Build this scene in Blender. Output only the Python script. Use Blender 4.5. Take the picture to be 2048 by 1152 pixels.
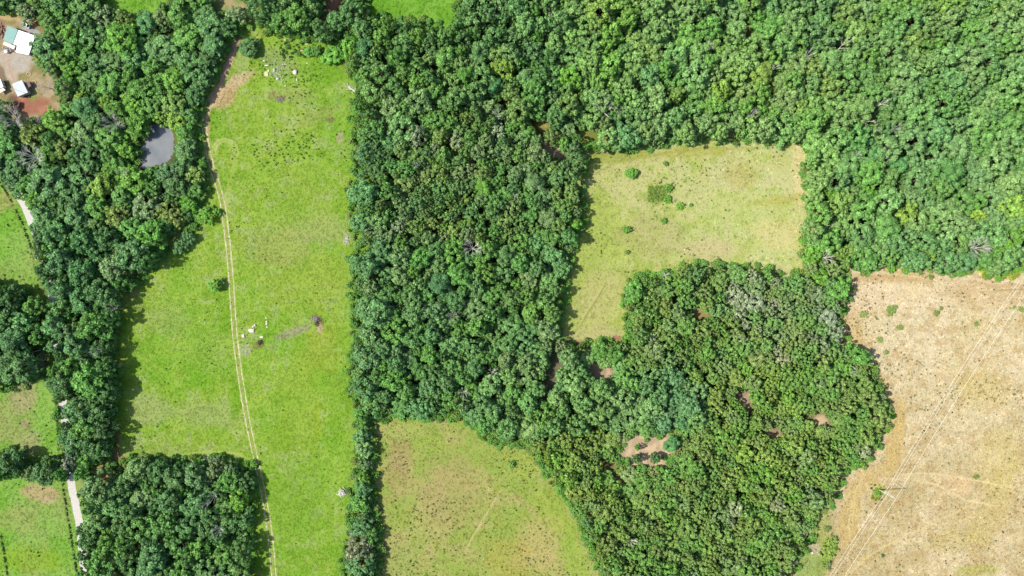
import bpy, bmesh, math, random
import numpy as np
from mathutils import Vector

for o in list(bpy.data.objects):
    bpy.data.objects.remove(o)
R = math.radians
scene = bpy.context.scene
COL = scene.collection
random.seed(7)
rng = np.random.default_rng(11)

# ------------------------------------------------------------------ camera
CAM_H = 343.0                      # height of the drone above the fields
PX = 0.25                          # metres of ground per photo pixel
cam_d = bpy.data.cameras.new('camera')
cam = bpy.data.objects.new('camera', cam_d)
COL.objects.link(cam)
cam.location = (0, 0, CAM_H)
cam.rotation_euler = (0, 0, 0)
cam_d.sensor_width = 36
cam_d.lens = 36 * CAM_H / (2048 * PX)
cam_d.clip_start = 1
cam_d.clip_end = 8000
scene.camera = cam

# ------------------------------------------------------------------ light
SUN_EL, SUN_AZ = 48.0, 182.0       # azimuth measured from +X: the sun stands in the west
world = bpy.data.worlds.new('World')
scene.world = world
world.use_nodes = True
wn = world.node_tree
wn.nodes.clear()
sky = wn.nodes.new('ShaderNodeTexSky')
sky.sky_type = 'NISHITA'
sky.sun_disc = False
sky.sun_elevation = R(SUN_EL)
sky.sun_rotation = R(90 - SUN_AZ)
sky.air_density = 1.0
sky.dust_density = 1.5
bg = wn.nodes.new('ShaderNodeBackground')
bg.inputs['Strength'].default_value = 0.13
wo = wn.nodes.new('ShaderNodeOutputWorld')
wn.links.new(sky.outputs[0], bg.inputs[0])
wn.links.new(bg.outputs[0], wo.inputs[0])
sun_d = bpy.data.lights.new('sun', 'SUN')
sun_d.energy = 4.6
sun_d.angle = R(0.53)
sun_d.color = (1.0, 0.955, 0.88)
sun = bpy.data.objects.new('sun', sun_d)
COL.objects.link(sun)
sd = Vector((math.cos(R(SUN_AZ)) * math.cos(R(SUN_EL)), math.sin(R(SUN_AZ)) * math.cos(R(SUN_EL)), math.sin(R(SUN_EL))))
sun.rotation_euler = sd.to_track_quat('Z', 'Y').to_euler()
sun.location = (-200, 0, 200)
scene.view_settings.view_transform = 'Standard'
scene.view_settings.look = 'None'
scene.view_settings.exposure = 0.74
scene.view_settings.gamma = 1.0
scene.cycles.max_bounces = 5
scene.cycles.diffuse_bounces = 3

E = 1.95                           # what a flat white sheet would show; albedo = seen / E


def lin(c):
    c = np.asarray(c, float) / 255.0
    return np.where(c <= 0.04045, c / 12.92, ((c + 0.055) / 1.055) ** 2.4)


def alb(*c):
    return np.clip(lin(c) / E, 0, 0.85)


def W(px, py, z=0.0):
    """photo pixel -> the point at height z that is seen there"""
    k = PX * (CAM_H - z) / CAM_H
    return ((px - 1024) * k, (576 - py) * k, z)


# ------------------------------------------------------------------ tags
def tag(o, label=None, cat=None, group=None, kind=None):
    if label: o['label'] = label
    if cat: o['category'] = cat
    if group: o['group'] = group
    if kind: o['kind'] = kind
    return o


def empty(name, loc, rz=0.0, label=None, cat=None, group=None):
    o = bpy.data.objects.new(name, None)
    o.empty_display_size = 0.5
    COL.objects.link(o)
    o.location = loc
    o.rotation_euler = (0, 0, rz)
    return tag(o, label, cat, group)


def mesh_obj(name, verts, faces, mats, parent=None, smooth=False, midx=None, loc=None, link=True):
    me = bpy.data.meshes.new(name)
    me.from_pydata([tuple(map(float, v)) for v in verts], [], [tuple(map(int, f)) for f in faces])
    for m in (mats if isinstance(mats, (list, tuple)) else [mats]):
        me.materials.append(m)
    if midx is not None:
        me.polygons.foreach_set('material_index', np.asarray(midx, dtype=np.int32))
    if smooth:
        me.polygons.foreach_set('use_smooth', np.ones(len(me.polygons), dtype=bool))
    me.update()
    o = bpy.data.objects.new(name, me)
    if link:
        COL.objects.link(o)
    if parent is not None:
        o.parent = parent
    if loc is not None:
        o.location = loc
    return o


# ------------------------------------------------------------------ materials
def new_mat(name):
    m = bpy.data.materials.new(name)
    m.use_nodes = True
    nt = m.node_tree
    return m, nt, nt.nodes['Principled BSDF']


def N(nt, typ, **kw):
    n = nt.nodes.new(typ)
    for k, v in kw.items():
        setattr(n, k, v)
    return n


def plain(name, col, rough=0.8, var=0.25, scale=2.0, bump=0.0, spec=0.3, metal=0.0):
    m, nt, b = new_mat(name)
    tc = N(nt, 'ShaderNodeTexCoord')
    nz = N(nt, 'ShaderNodeTexNoise')
    nz.inputs['Scale'].default_value = scale
    nz.inputs['Detail'].default_value = 6
    nt.links.new(tc.outputs['Object'], nz.inputs['Vector'])
    mr = N(nt, 'ShaderNodeMapRange')
    mr.inputs['From Min'].default_value = 0.3
    mr.inputs['From Max'].default_value = 0.7
    mr.inputs['To Min'].default_value = 1 - var
    mr.inputs['To Max'].default_value = 1 + var
    nt.links.new(nz.outputs['Fac'], mr.inputs['Value'])
    mul = N(nt, 'ShaderNodeVectorMath', operation='SCALE')
    mul.inputs[0].default_value = tuple(col)
    nt.links.new(mr.outputs[0], mul.inputs['Scale'])
    nt.links.new(mul.outputs[0], b.inputs['Base Color'])
    b.inputs['Roughness'].default_value = rough
    b.inputs['Specular IOR Level'].default_value = spec
    b.inputs['Metallic'].default_value = metal
    if bump:
        bp = N(nt, 'ShaderNodeBump')
        bp.inputs['Strength'].default_value = bump
        bp.inputs['Distance'].default_value = 0.15
        nt.links.new(nz.outputs['Fac'], bp.inputs['Height'])
        nt.links.new(bp.outputs[0], b.inputs['Normal'])
    return m


def leaf_material(name, rough=0.62, spec=0.22, trans=0.18):
    """colour = the tint carried by each tree, varied leaf by leaf"""
    m, nt, b = new_mat(name)
    at = N(nt, 'ShaderNodeAttribute', attribute_type='INSTANCER', attribute_name='tint')
    lf = N(nt, 'ShaderNodeAttribute', attribute_type='GEOMETRY', attribute_name='leaf')
    mul = N(nt, 'ShaderNodeVectorMath', operation='SCALE')
    nt.links.new(at.outputs['Color'], mul.inputs[0])
    nt.links.new(lf.outputs['Fac'], mul.inputs['Scale'])
    nt.links.new(mul.outputs[0], b.inputs['Base Color'])
    b.inputs['Roughness'].default_value = rough
    b.inputs['Specular IOR Level'].default_value = spec
    if trans:
        tr = N(nt, 'ShaderNodeBsdfTranslucent')
        sc = N(nt, 'ShaderNodeVectorMath', operation='MULTIPLY')
        sc.inputs[1].default_value = (1.3, 1.35, 0.7)
        nt.links.new(mul.outputs[0], sc.inputs[0])
        nt.links.new(sc.outputs[0], tr.inputs['Color'])
        mx = N(nt, 'ShaderNodeMixShader')
        mx.inputs[0].default_value = trans
        out = [n for n in nt.nodes if n.type == 'OUTPUT_MATERIAL'][0]
        nt.links.new(b.outputs[0], mx.inputs[1])
        nt.links.new(tr.outputs[0], mx.inputs[2])
        nt.links.new(mx.outputs[0], out.inputs['Surface'])
    return m


M_LEAF = leaf_material('leaves')
M_GRASS = leaf_material('grass_blades', 0.8, 0.1, 0.25)
M_BARK = plain('bark', (0.11, 0.09, 0.07), 0.9, 0.3, 3)
M_DEAD = plain('dead_wood', (0.50, 0.48, 0.41), 0.85, 0.2, 3)
M_ROCK = plain('pale_limestone', (0.50, 0.44, 0.38), 0.9, 0.45, 2.2, 1.0)
M_ROCKG = plain('grey_limestone', (0.36, 0.34, 0.30), 0.9, 0.3, 1.2, 0.6)
M_ROCKT = plain('tan_sandstone', (0.50, 0.37, 0.22), 0.9, 0.25, 1.2, 0.6)

# ------------------------------------------------------------------ the fields, as outlines in photo pixels
FIELDS = {
    'pasture': [(487, 52), (520, 52), (560, 64), (600, 69), (640, 72), (690, 78), (672, 92), (690, 118), (700, 140), (712, 165), (716, 190),
                (704, 214), (714, 240), (708, 262), (712, 290), (714, 330), (702, 362), (704, 405), (702, 440), (714, 470), (716, 498),
                (702, 522), (704, 552), (712, 574), (708, 600), (703, 640), (708, 668), (706, 700), (702, 740), (704, 772), (711, 800),
                (716, 832), (714, 868), (715, 900), (718, 930), (711, 962), (704, 1000), (702, 1030), (701, 1060), (690, 1090), (688, 1120), (688, 1340),
                (530, 1340), (505, 1152), (500, 1060), (504, 1000), (506, 962), (500, 932), (462, 924), (430, 914), (392, 920), (350, 922), (310, 922), (272, 916),
                (240, 930), (222, 938), (216, 900), (220, 868), (218, 850), (226, 826), (232, 790), (230, 740), (222, 700), (226, 668),
                (232, 640), (226, 612), (244, 588), (268, 566), (292, 542), (310, 520), (326, 500), (332, 470), (340, 458), (372, 462), (388, 440),
                (392, 412), (404, 388), (410, 362), (404, 335), (395, 298), (389, 264), (389, 236), (402, 206), (416, 182), (428, 150), (440, 112), (451, 84), (462, 68)],
    'westpasture': [(-200, 330), (2, 346), (24, 384), (46, 412), (60, 440), (66, 480), (74, 505), (80, 540), (84, 575), (62, 590), (30, 568), (-10, 556), (-200, 550)],
    'westpasture2': [(-200, 775), (8, 778), (40, 770), (70, 744), (90, 745), (97, 760), (108, 800), (118, 840), (122, 880), (124, 918), (90, 925), (62, 936), (40, 915), (20, 905), (-200, 900)],
    'westpasture3': [(-200, 975), (5, 962), (36, 958), (52, 968), (90, 970), (126, 962), (140, 950), (150, 975), (160, 1020), (162, 1060), (152, 1040), (156, 1100), (160, 1152), (175, 1340), (-200, 1340)],
    'meadow': [(1180, 292), (1215, 302), (1260, 298), (1300, 292), (1335, 284), (1400, 277), (1480, 275), (1560, 279), (1616, 281), (1613, 330), (1608, 355),
               (1619, 390), (1620, 430), (1614, 470), (1611, 510), (1609, 547), (1570, 552), (1540, 540), (1480, 534), (1430, 530), (1390, 532), (1352, 534), (1345, 552),
               (1300, 553), (1262, 564), (1250, 588), (1250, 620), (1256, 660), (1260, 684), (1225, 684), (1190, 682), (1150, 692), (1128, 682), (1112, 674), (1120, 630),
               (1130, 575), (1142, 520), (1152, 476), (1160, 450), (1166, 400), (1160, 370), (1166, 330), (1178, 312)],
    'lowermeadow': [(748, 836), (778, 828), (830, 833), (872, 832), (905, 832), (932, 836), (948, 856), (985, 880), (1020, 886), (1060, 893), (1076, 912), (1092, 945),
                    (1120, 978), (1142, 1004), (1158, 1034), (1172, 1072), (1190, 1110), (1208, 1150), (1280, 1340), (745, 1340), (752, 1152), (756, 1100), (748, 1040), (744, 980), (742, 930), (744, 880)],
    'dryfield': [(1690, 546), (1740, 537), (1780, 533), (1806, 533), (1840, 542), (1880, 545), (1925, 548), (1946, 536), (1966, 530), (1990, 552), (2020, 544), (2048, 520), (2300, 440),
                 (2300, 1340), (1580, 1340), (1575, 1152), (1590, 1130), (1606, 1105), (1622, 1076), (1640, 1032), (1660, 1012), (1680, 976), (1686, 942), (1722, 932), (1750, 902),
                 (1768, 868), (1786, 845), (1774, 805), (1764, 770), (1748, 740), (1720, 712), (1692, 700), (1684, 650), (1680, 622), (1704, 592), (1692, 568)],
    'topfield': [(726, -200), (724, 0), (734, 28), (762, 34), (790, 38), (840, 36), (868, 50), (896, 56), (916, 30), (912, 0), (900, -200)],
    'cornerfield': [(205, -200), (212, 0), (232, 12), (262, 18), (305, 18), (318, 2), (330, -200)],
    'edgetrack': [(405, -60), (408, 0), (432, 12), (462, 20), (480, 40), (494, 56), (500, 40), (488, 14), (470, 0), (470, -60)],
    'redtrack': [(660, -60), (655, 0), (640, 20), (634, 32), (644, 34), (660, 16), (672, 0), (680, -60)],
    'yard': [(-200, 20), (10, 25), (40, 30), (80, 42), (84, 60), (74, 72), (62, 110), (60, 125), (72, 138), (100, 150), (96, 170), (112, 190), (118, 214), (104, 222), (86, 230), (60, 234), (40, 228), (14, 222), (0, 200), (-200, 200)],
    'pond': [(304, 250), (330, 247), (341, 258), (347, 275), (348, 295), (343, 312), (335, 322), (322, 328), (300, 334), (280, 336), (269, 328), (272, 310), (279, 298), (290, 286), (295, 270), (298, 255)],
    'pondbank': [(262, 268), (275, 272), (283, 296), (270, 320), (256, 315), (250, 290)],
    'clearing': [(1256, 892), (1272, 884), (1300, 880), (1322, 878), (1340, 872), (1344, 884), (1334, 896), (1332, 915), (1324, 928), (1300, 930), (1282, 918), (1262, 922), (1252, 908)],
    'gap_path': [(1106, 690), (1122, 690), (1118, 730), (1108, 770), (1096, 800), (1086, 798), (1096, 760)],
    'gap2': [(1188, 728), (1196, 726), (1206, 738), (1226, 750), (1218, 756), (1200, 748), (1190, 742)],
    'gap3': [(1390, 620), (1412, 620), (1424, 630), (1414, 636), (1394, 632)],
    'gap4': [(1478, 778), (1490, 784), (1498, 800), (1510, 812), (1496, 816), (1484, 800)],
    'gap5': [(1622, 832), (1640, 838), (1662, 836), (1660, 848), (1638, 856), (1626, 846)],
    'gap6': [(1536, 862), (1552, 862), (1560, 874), (1548, 880), (1538, 874)],
    'gap7': [(1088, 286), (1104, 288), (1124, 306), (1130, 316), (1112, 314), (1094, 300)],
    'gap8': [(1160, 260), (1186, 262), (1200, 282), (1184, 296), (1168, 282)],
    'gap9': [(1212, 920), (1222, 940), (1242, 958), (1258, 966), (1254, 972), (1232, 958), (1214, 936)],
    'gap10': [(78, 575), (88, 560), (96, 580), (90, 640), (80, 660), (70, 640)],
    'gap12': [(900, 1300), (905, 1305), (900, 1310)],
    'gap13': [(1500, 40), (1512, 46), (1504, 66), (1492, 62)],
    'gap14': [(1076, 248), (1098, 240), (1094, 256), (1078, 262)],
    'westgap': [(58, 692), (84, 686), (100, 702), (103, 740), (72, 748), (54, 730)],
    'roadgap': [(34, 400), (44, 396), (64, 432), (60, 446), (50, 436)],
    'roadgap2': [(122, 820), (136, 822), (138, 840), (126, 846)],
    'backgap': [(206, 905), (222, 900), (244, 928), (238, 940), (216, 944), (196, 950), (184, 950), (190, 936), (204, 930)],
}

for nm_, k_ in (('clearing', 1.42), ('gap2', 1.1), ('gap4', .9), ('gap5', .8), ('gap6', .9)):
    p_ = FIELDS[nm_]
    mx_, my_ = sum(q[0] for q in p_) / len(p_), sum(q[1] for q in p_) / len(p_)
    FIELDS[nm_] = [(mx_ + (q[0] - mx_) * k_, my_ + (q[1] - my_) * k_) for q in p_]


def inside(poly, x, y):
    x = np.asarray(x, float); y = np.asarray(y, float)
    res = np.zeros(x.shape, bool)
    n = len(poly)
    for i in range(n):
        x0, y0 = poly[i]; x1, y1 = poly[(i + 1) % n]
        if y0 == y1:
            continue
        c = ((y0 > y) != (y1 > y))
        res ^= c & (x < (x1 - x0) * (y - y0) / (y1 - y0) + x0)
    return res


def pline_dist(pts, x, y):
    d = np.full(x.shape, 1e9)
    for (x0, y0), (x1, y1) in zip(pts[:-1], pts[1:]):
        dx, dy = x1 - x0, y1 - y0
        L = dx * dx + dy * dy + 1e-9
        t = np.clip(((x - x0) * dx + (y - y0) * dy) / L, 0, 1)
        d = np.minimum(d, np.hypot(x - x0 - t * dx, y - y0 - t * dy))
    return d


def vnoise(x, y, scale, seed):
    """smooth value noise in 0..1, feature size = scale"""
    r = np.random.default_rng(seed)
    T = 256
    g = r.random((T, T))
    u = x / scale + 1000.0; v = y / scale + 1000.0
    i = np.floor(u).astype(int); j = np.floor(v).astype(int)
    fu = u - i; fv = v - j
    fu = fu * fu * (3 - 2 * fu); fv = fv * fv * (3 - 2 * fv)
    a = g[i % T, j % T]; b = g[(i + 1) % T, j % T]; c = g[i % T, (j + 1) % T]; d = g[(i + 1) % T, (j + 1) % T]
    return (a * (1 - fu) + b * fu) * (1 - fv) + (c * (1 - fu) + d * fu) * fv


def fbm(x, y, scale, seed, oct=4):
    s = 0; w = 0; a = 1.0
    for k in range(oct):
        s = s + a * vnoise(x, y, scale / 2 ** k, seed + 17 * k)
        w += a; a *= 0.55
    return s / w


def smooth(m, n, it=2):
    """box blur of a 2-d mask"""
    for _ in range(it):
        for ax in (0, 1):
            p = np.concatenate([np.repeat(m.take([0], ax), n, ax), m, np.repeat(m.take([-1], ax), n, ax)], ax)
            c = np.cumsum(p, ax)
            L = m.shape[ax]
            hi = c.take(range(2 * n, 2 * n + L), ax)
            lo = np.concatenate([np.zeros_like(c.take([0], ax)), c.take(range(0, L - 1), ax)], ax)
            m = (hi - lo) / (2 * n + 1)
    return m


# ------------------------------------------------------------------ ground: one sheet, fine where it is seen
STEP = 0.5
fx = np.arange(-300, 300.01, STEP); fy = np.arange(-176, 176.01, STEP)
cx = np.array([-4000, -2500, -1500, -900, -600, -450, -360, -320]); cy = np.array([-4000, -2500, -1500, -900, -600, -400, -260, -200])
gxs = np.concatenate([cx, fx, -cx[::-1]]); gys = np.concatenate([cy, fy, -cy[::-1]])
GX, GY = np.meshgrid(gxs, gys)                        # world metres
UX, UY = GX / PX + 1024, 576 - GY / PX                # the same in photo pixels
SH = GX.shape
warp = lambda s, k: (fbm(UX, UY, 26, s) - 0.5) * k
VX, VY = UX + warp(1, 14), UY + warp(2, 14)           # wobbled outlines

n1 = fbm(UX, UY, 120, 3); n2 = fbm(UX, UY, 40, 4); n3 = fbm(UX, UY, 14, 5, 3); n4 = fbm(UX, UY, 260, 6, 3)


def mixc(a, b, t):
    t = np.clip(t, 0, 1)[..., None]
    return a * (1 - t) + b * t


def c3(*c):
    return np.broadcast_to(alb(*c), SH + (3,)).copy()


def con(n, lo, hi):
    return np.clip((n - lo) / (hi - lo), 0, 1)


A = mixc(c3(74, 74, 46), c3(66, 90, 40), con(n2, 0.4, 0.62))      # litter and undergrowth under the trees
A = mixc(A, c3(112, 104, 74), con(n3, 0.58, 0.75) * 0.5)
ROUGH = np.full(SH, 0.5)


def lay(mask, colour, rough=None, op=1.0):
    global A, ROUGH
    m = np.clip(mask * op, 0, 1)
    A = A * (1 - m[..., None]) + colour * m[..., None]
    if rough is not None:
        ROUGH = ROUGH * (1 - m) + rough * m


def field_mask(name, grow=1.0, blur=10):
    m = inside(FIELDS[name], VX, VY).astype(float)
    return np.clip(smooth(m, blur, 2) * (1 + grow * 2.6), 0, 1)


def blob(x, y, rx, ry, rot=0.0, soft=0.5, wob=0.5):
    c, s = math.cos(R(rot)), math.sin(R(rot))
    dx, dy = UX - x, UY - y
    u = (dx * c + dy * s) / rx; v = (-dx * s + dy * c) / ry
    d = np.hypot(u, v) + (n3 - 0.5) * wob * 1.6 + (n2 - 0.5) * wob
    return np.clip((1 + soft / 2 - d) / soft, 0, 1)


# long green pasture
g = mixc(c3(151, 185, 68), c3(131, 176, 52), con(n2, 0.36, 0.64))
g = mixc(g, c3(158, 182, 68), con(n1, 0.42, 0.66) * 0.7)
g = mixc(g, c3(170, 186, 116), con(n3 * 0.6 + n1 * 0.4, 0.54, 0.68) * 0.6)
g = mixc(g, c3(110, 160, 36), con(1 - n3, 0.56, 0.72) * 0.3)
g = mixc(g, c3(124, 172, 46), con(UX + (n2 - .5) * 90, 640, 720) * 0.5)
lay(field_mask('pasture', 1.6, 16), g, 0.34)
# pale / ochre / bare patches of the pasture
for (x, y, rx, ry, rot, col, op) in [
    (620, 560, 90, 60, 0, (160, 178, 72), .45), (640, 690, 34, 60, 10, (162, 170, 60), .4), (600, 800, 40, 120, 0, (152, 176, 62), .4),
    (585, 665, 40, 10, -20, (160, 160, 120), .8), (560, 490, 70, 40, 0, (166, 172, 96), .6), (640, 460, 60, 30, 0, (172, 178, 110), .6),
    (470, 165, 30, 12, -38, (206, 184, 140), .95), (450, 195, 30, 16, -60, (196, 170, 122), .9), (444, 150, 10, 34, 22, (216, 180, 148), 1), (428, 196, 11, 26, 30, (216, 184, 146), 1), (414, 222, 6, 14, 20, (196, 170, 122), .9),
    (464, 108, 7, 36, 18, (210, 174, 144), 1), (478, 68, 9, 22, 20, (188, 160, 128), .9), (412, 250, 8, 26, 0, (188, 160, 112), .9),
    (436, 186, 26, 9, -30, (205, 180, 135), .7), (500, 150, 14, 6, -40, (190, 176, 120), .7),
    (555, 120, 40, 20, 20, (160, 172, 108), .6), (580, 190, 44, 16, 0, (165, 172, 100), .6), (640, 230, 50, 14, -20, (156, 166, 90), .55),
    (660, 240, 10, 6, 0, (132, 116, 82), .7), (680, 275, 8, 14, 0, (180, 170, 130), .8), (565, 195, 8, 4, 0, (142, 112, 84), .8), (545, 188, 10, 4, -40, (150, 130, 90), .7),
    (640, 655, 5, 12, 8, (196, 170, 140), .95), (490, 700, 10, 14, 0, (176, 178, 140), .7), (516, 690, 10, 6, 0, (140, 120, 80), .7),
    (420, 700, 50, 40, 0, (150, 176, 78), .35), (340, 640, 40, 30, 0, (150, 172, 90), .5), (300, 820, 40, 30, 0, (166, 176, 112), .6), (420, 830, 60, 24, 10, (164, 176, 106), .6),
    (400, 760, 30, 20, 0, (120, 172, 40), .7), (450, 640, 24, 30, 0, (116, 164, 32), .6), (470, 800, 14, 40, 0, (118, 166, 30), .6), (650, 140, 40, 30, 0, (120, 168, 44), .7),
    (230, 885, 9, 28, 4, (150, 128, 88), .85), (265, 585, 7, 9, 40, (186, 164, 110), .9), (238, 640, 6, 26, 0, (130, 112, 70), .7), (340, 478, 6, 16, 20, (190, 168, 112), .9),
    (360, 460, 20, 5, -30, (186, 176, 110), .7), (330, 900, 60, 10, 0, (150, 170, 90), .4), (600, 400, 60, 60, 0, (150, 174, 70), .35),
    (640, 640, 12, 6, 50, (110, 92, 76), .8), (600, 1000, 60, 100, 0, (122, 168, 48), .5), (560, 880, 26, 40, 0, (130, 166, 44), .5), (634, 845, 8, 40, 0, (150, 170, 40), .4),
    (685, 1152, 16, 60, 0, (110, 160, 40), .6)]:
    lay(blob(x, y, rx, ry, rot), alb(*col), None, op)
# west pastures
for nm in ('westpasture', 'westpasture2', 'westpasture3'):
    g = mixc(c3(142, 182, 80), c3(124, 174, 58), con(n2, 0.36, 0.62))
    g = mixc(g, c3(162, 170, 100), con(n1, 0.46, 0.66) * 0.8)
    lay(field_mask(nm, 1.3, 12), g, 0.32)
for (x, y, rx, ry, rot, col, op) in [
    (80, 985, 38, 16, 8, (192, 168, 124), .8), (95, 1000, 12, 8, 0, (196, 178, 134), .8), (45, 790, 26, 34, 20, (176, 164, 120), .65), (60, 880, 22, 20, 0, (170, 168, 116), .5),
    (25, 1040, 40, 24, 0, (158, 166, 92), .5), (60, 1120, 70, 26, 0, (146, 176, 44), .6), (10, 400, 20, 26, 30, (176, 168, 104), .6), (52, 850, 10, 8, 0, (168, 150, 118), .7),
    (30, 355, 26, 12, 40, (160, 172, 90), .6), (85, 745, 8, 10, 0, (196, 184, 140), .9), (106, 770, 7, 30, 0, (160, 160, 100), .5)]:
    lay(blob(x, y, rx, ry, rot), alb(*col), None, op)
# square meadow: olive in the west, bleached in the east
t = con(UX + (n1 - 0.5) * 220 - (UY - 420) * 0.2, 1270, 1560)
g = mixc(c3(172, 186, 92), c3(203, 209, 141), t)
g = mixc(g, c3(186, 196, 104), con(n2, 0.46, 0.64) * 0.7)
g = mixc(g, c3(198, 194, 134), con(n1 * .5 + n3 * .5, 0.5, 0.66) * 0.7)
g = mixc(g, c3(152, 168, 76), con(1 - n3, 0.55, 0.75) * 0.5)
lay(field_mask('meadow', 1.3, 12), g, 0.38)
for (x, y, rx, ry, rot, col, op) in [
    (1240, 310, 70, 16, -8, (162, 172, 80), .8), (1380, 305, 90, 10, -4, (178, 176, 84), .6), (1480, 350, 30, 30, 0, (190, 176, 104), .5), (1500, 420, 110, 40, 0, (186, 198, 108), .45),
    (1600, 340, 16, 70, 0, (222, 208, 150), .7), (1560, 470, 50, 30, 10, (214, 202, 136), .6), (1200, 600, 40, 60, 20, (194, 188, 122), .6), (1190, 670, 60, 14, 0, (200, 188, 136), .55),
    (1150, 690, 22, 8, 10, (150, 120, 96), .9), (1245, 678, 16, 6, 10, (170, 124, 96), .9), (1315, 388, 24, 18, -20, (128, 144, 56), .7), (1420, 500, 60, 18, 0, (204, 188, 138), .6),
    (1560, 400, 50, 8, -10, (182, 172, 84), .5), (1490, 540, 80, 10, 0, (196, 184, 120), .6), (1210, 300, 12, 8, 0, (190, 150, 106), .7), (1600, 545, 14, 8, 0, (150, 176, 70), .6), (1300, 470, 60, 40, 0, (178, 174, 112), .5)]:
    lay(blob(x, y, rx, ry, rot), alb(*col), None, op)
# lower meadow
t = con(n1 + (UY - 1000) * 0.0005, 0.4, 0.62)
g = mixc(c3(154, 173, 80), c3(174, 177, 100), t)
g = mixc(g, c3(184, 174, 110), con(n2, 0.48, 0.66) * 0.7)
g = mixc(g, c3(152, 166, 66), con(1 - n3, 0.54, 0.74) * 0.5)
lay(field_mask('lowermeadow', 1.3, 14), g, 0.45)
for (x, y, rx, ry, rot, col, op) in [
    (900, 985, 60, 70, 30, (180, 162, 108), .55), (800, 930, 26, 60, 0, (176, 150, 106), .5), (1100, 1030, 26, 60, -30, (158, 178, 72), .75), (1150, 1110, 26, 50, -25, (156, 180, 74), .7), (1050, 930, 40, 26, 20, (166, 180, 84), .6),
    (960, 845, 50, 10, 16, (162, 178, 84), .7), (800, 1120, 30, 40, 0, (158, 172, 92), .6), (1080, 1090, 40, 50, 0, (196, 178, 116), .6), (1020, 1120, 50, 40, 0, (186, 170, 88), .5), (800, 860, 50, 16, 0, (176, 182, 100), .6), (870, 890, 30, 14, 0, (164, 178, 84), .5)]:
    lay(blob(x, y, rx, ry, rot), alb(*col), None, op)
# dry straw field
g = mixc(c3(219, 204, 164), c3(199, 182, 133), con(n1 * 0.5 + con(UY + UX * 0.35, 1200, 1750) * 0.45, 0.3, 0.72))
g = mixc(g, c3(232, 214, 176), con(n2, 0.45, 0.7) * 0.5)
g = mixc(g, c3(190, 160, 104), con(n3, 0.5, 0.66) * 0.45)
g = mixc(g, c3(206, 188, 108), con(n4, 0.52, 0.66) * 0.4)
lay(field_mask('dryfield', 1.3, 12), g, 0.68)
for (x, y, rx, ry, rot, col, op) in [
    (1708, 660, 14, 70, -14, (206, 180, 122), .8), (1752, 760, 14, 70, -28, (206, 182, 118), .8), (1790, 880, 18, 80, 8, (208, 182, 116), .8), (1730, 960, 50, 20, -30, (208, 184, 124), .8),
    (1760, 980, 14, 12, 0, (176, 182, 72), .7), (1752, 990, 8, 12, 0, (150, 176, 60), .7), (1800, 590, 90, 30, 0, (232, 212, 176), .6), (1720, 600, 30, 40, 0, (228, 206, 170), .6), (1780, 555, 90, 10, 0, (206, 178, 128), .7),
    (1980, 580, 80, 30, 0, (212, 186, 142), .6), (2030, 740, 20, 30, 0, (234, 218, 186), .4), (2000, 920, 50, 60, 0, (206, 192, 110), .3), (1990, 1000, 30, 100, 20, (206, 188, 112), .35), (1900, 1080, 50, 20, -20, (196, 180, 96), .3),
    (1620, 1120, 30, 50, 20, (160, 178, 100), .95), (1645, 1060, 14, 40, 10, (172, 178, 100), .8), (1600, 1100, 10, 14, 0, (150, 170, 90), .8), (1632, 1096, 12, 10, 0, (196, 186, 150), .9),
    (1700, 1040, 20, 50, 10, (206, 180, 116), .7), (1690, 962, 8, 6, 0, (236, 214, 184), .9), (1916, 970, 24, 20, 0, (226, 196, 150), .6), (2000, 540, 42, 17, 5, (184, 200, 62), .95), (1690, 600, 10, 30, 0, (216, 190, 150), .5),
    (1640, 1145, 12, 20, 10, (150, 170, 84), .7), (1955, 1140, 40, 12, 0, (176, 182, 76), .5)]:
    lay(blob(x, y, rx, ry, rot), alb(*col), None, op)
for (x, y, rx, ry, rot) in [(1708, 660, 14, 70, -14), (1752, 760, 14, 70, -28), (1790, 880, 18, 80, 8), (1730, 960, 50, 20, -30), (1780, 550, 110, 14, 0), (1620, 1120, 30, 50, 20)]:
    k_ = blob(x, y, rx, ry, rot) * .8
    ROUGH = ROUGH * (1 - k_) + .35 * k_
# small fields and tracks of the top edge
g = mixc(c3(132, 180, 66), c3(112, 166, 46), con(n2, 0.4, 0.62))
lay(field_mask('topfield', 1.3, 10), g, 0.5)
lay(field_mask('cornerfield', 1.3, 10), g, 0.5)
lay(field_mask('edgetrack', 1.0, 8), mixc(c3(176, 160, 116), c3(140, 156, 84), con(n3, 0.4, 0.6)), 0.6)
lay(field_mask('redtrack', 0.8, 6), c3(188, 140, 112), 0.5)
# farm yard
lay(field_mask('yard', 1.0, 8), mixc(c3(184, 164, 128), c3(150, 140, 92), con(n3, 0.42, 0.62)), 0.7)
for (x, y, rx, ry, rot, col, op) in [
    (36, 122, 30, 20, 25, (190, 180, 164), 1), (12, 112, 16, 20, 60, (192, 178, 158), 1), (24, 148, 14, 14, 0, (194, 178, 156), 1), (56, 55, 18, 10, 20, (176, 172, 172), .9), (70, 64, 10, 6, 20, (178, 174, 172), .9),
    (66, 212, 36, 18, 0, (170, 116, 92), 1), (28, 210, 16, 20, 0, (112, 76, 66), .8), (90, 220, 14, 10, 0, (190, 138, 108), .9), (62, 50, 16, 6, -20, (190, 150, 110), .6), (20, 36, 26, 6, 8, (204, 178, 122), .7),
    (26, 26, 8, 8, 0, (150, 176, 84), .8), (2, 150, 8, 26, -20, (130, 108, 92), .8), (66, 190, 10, 10, 0, (140, 156, 80), .7), (44, 198, 8, 5, 0, (196, 130, 100), .7), (72, 155, 14, 12, 0, (178, 160, 116), .7), (2, 60, 10, 20, 0, (140, 104, 86), .8)]:
    lay(blob(x, y, rx, ry, rot), alb(*col), None, op)
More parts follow.
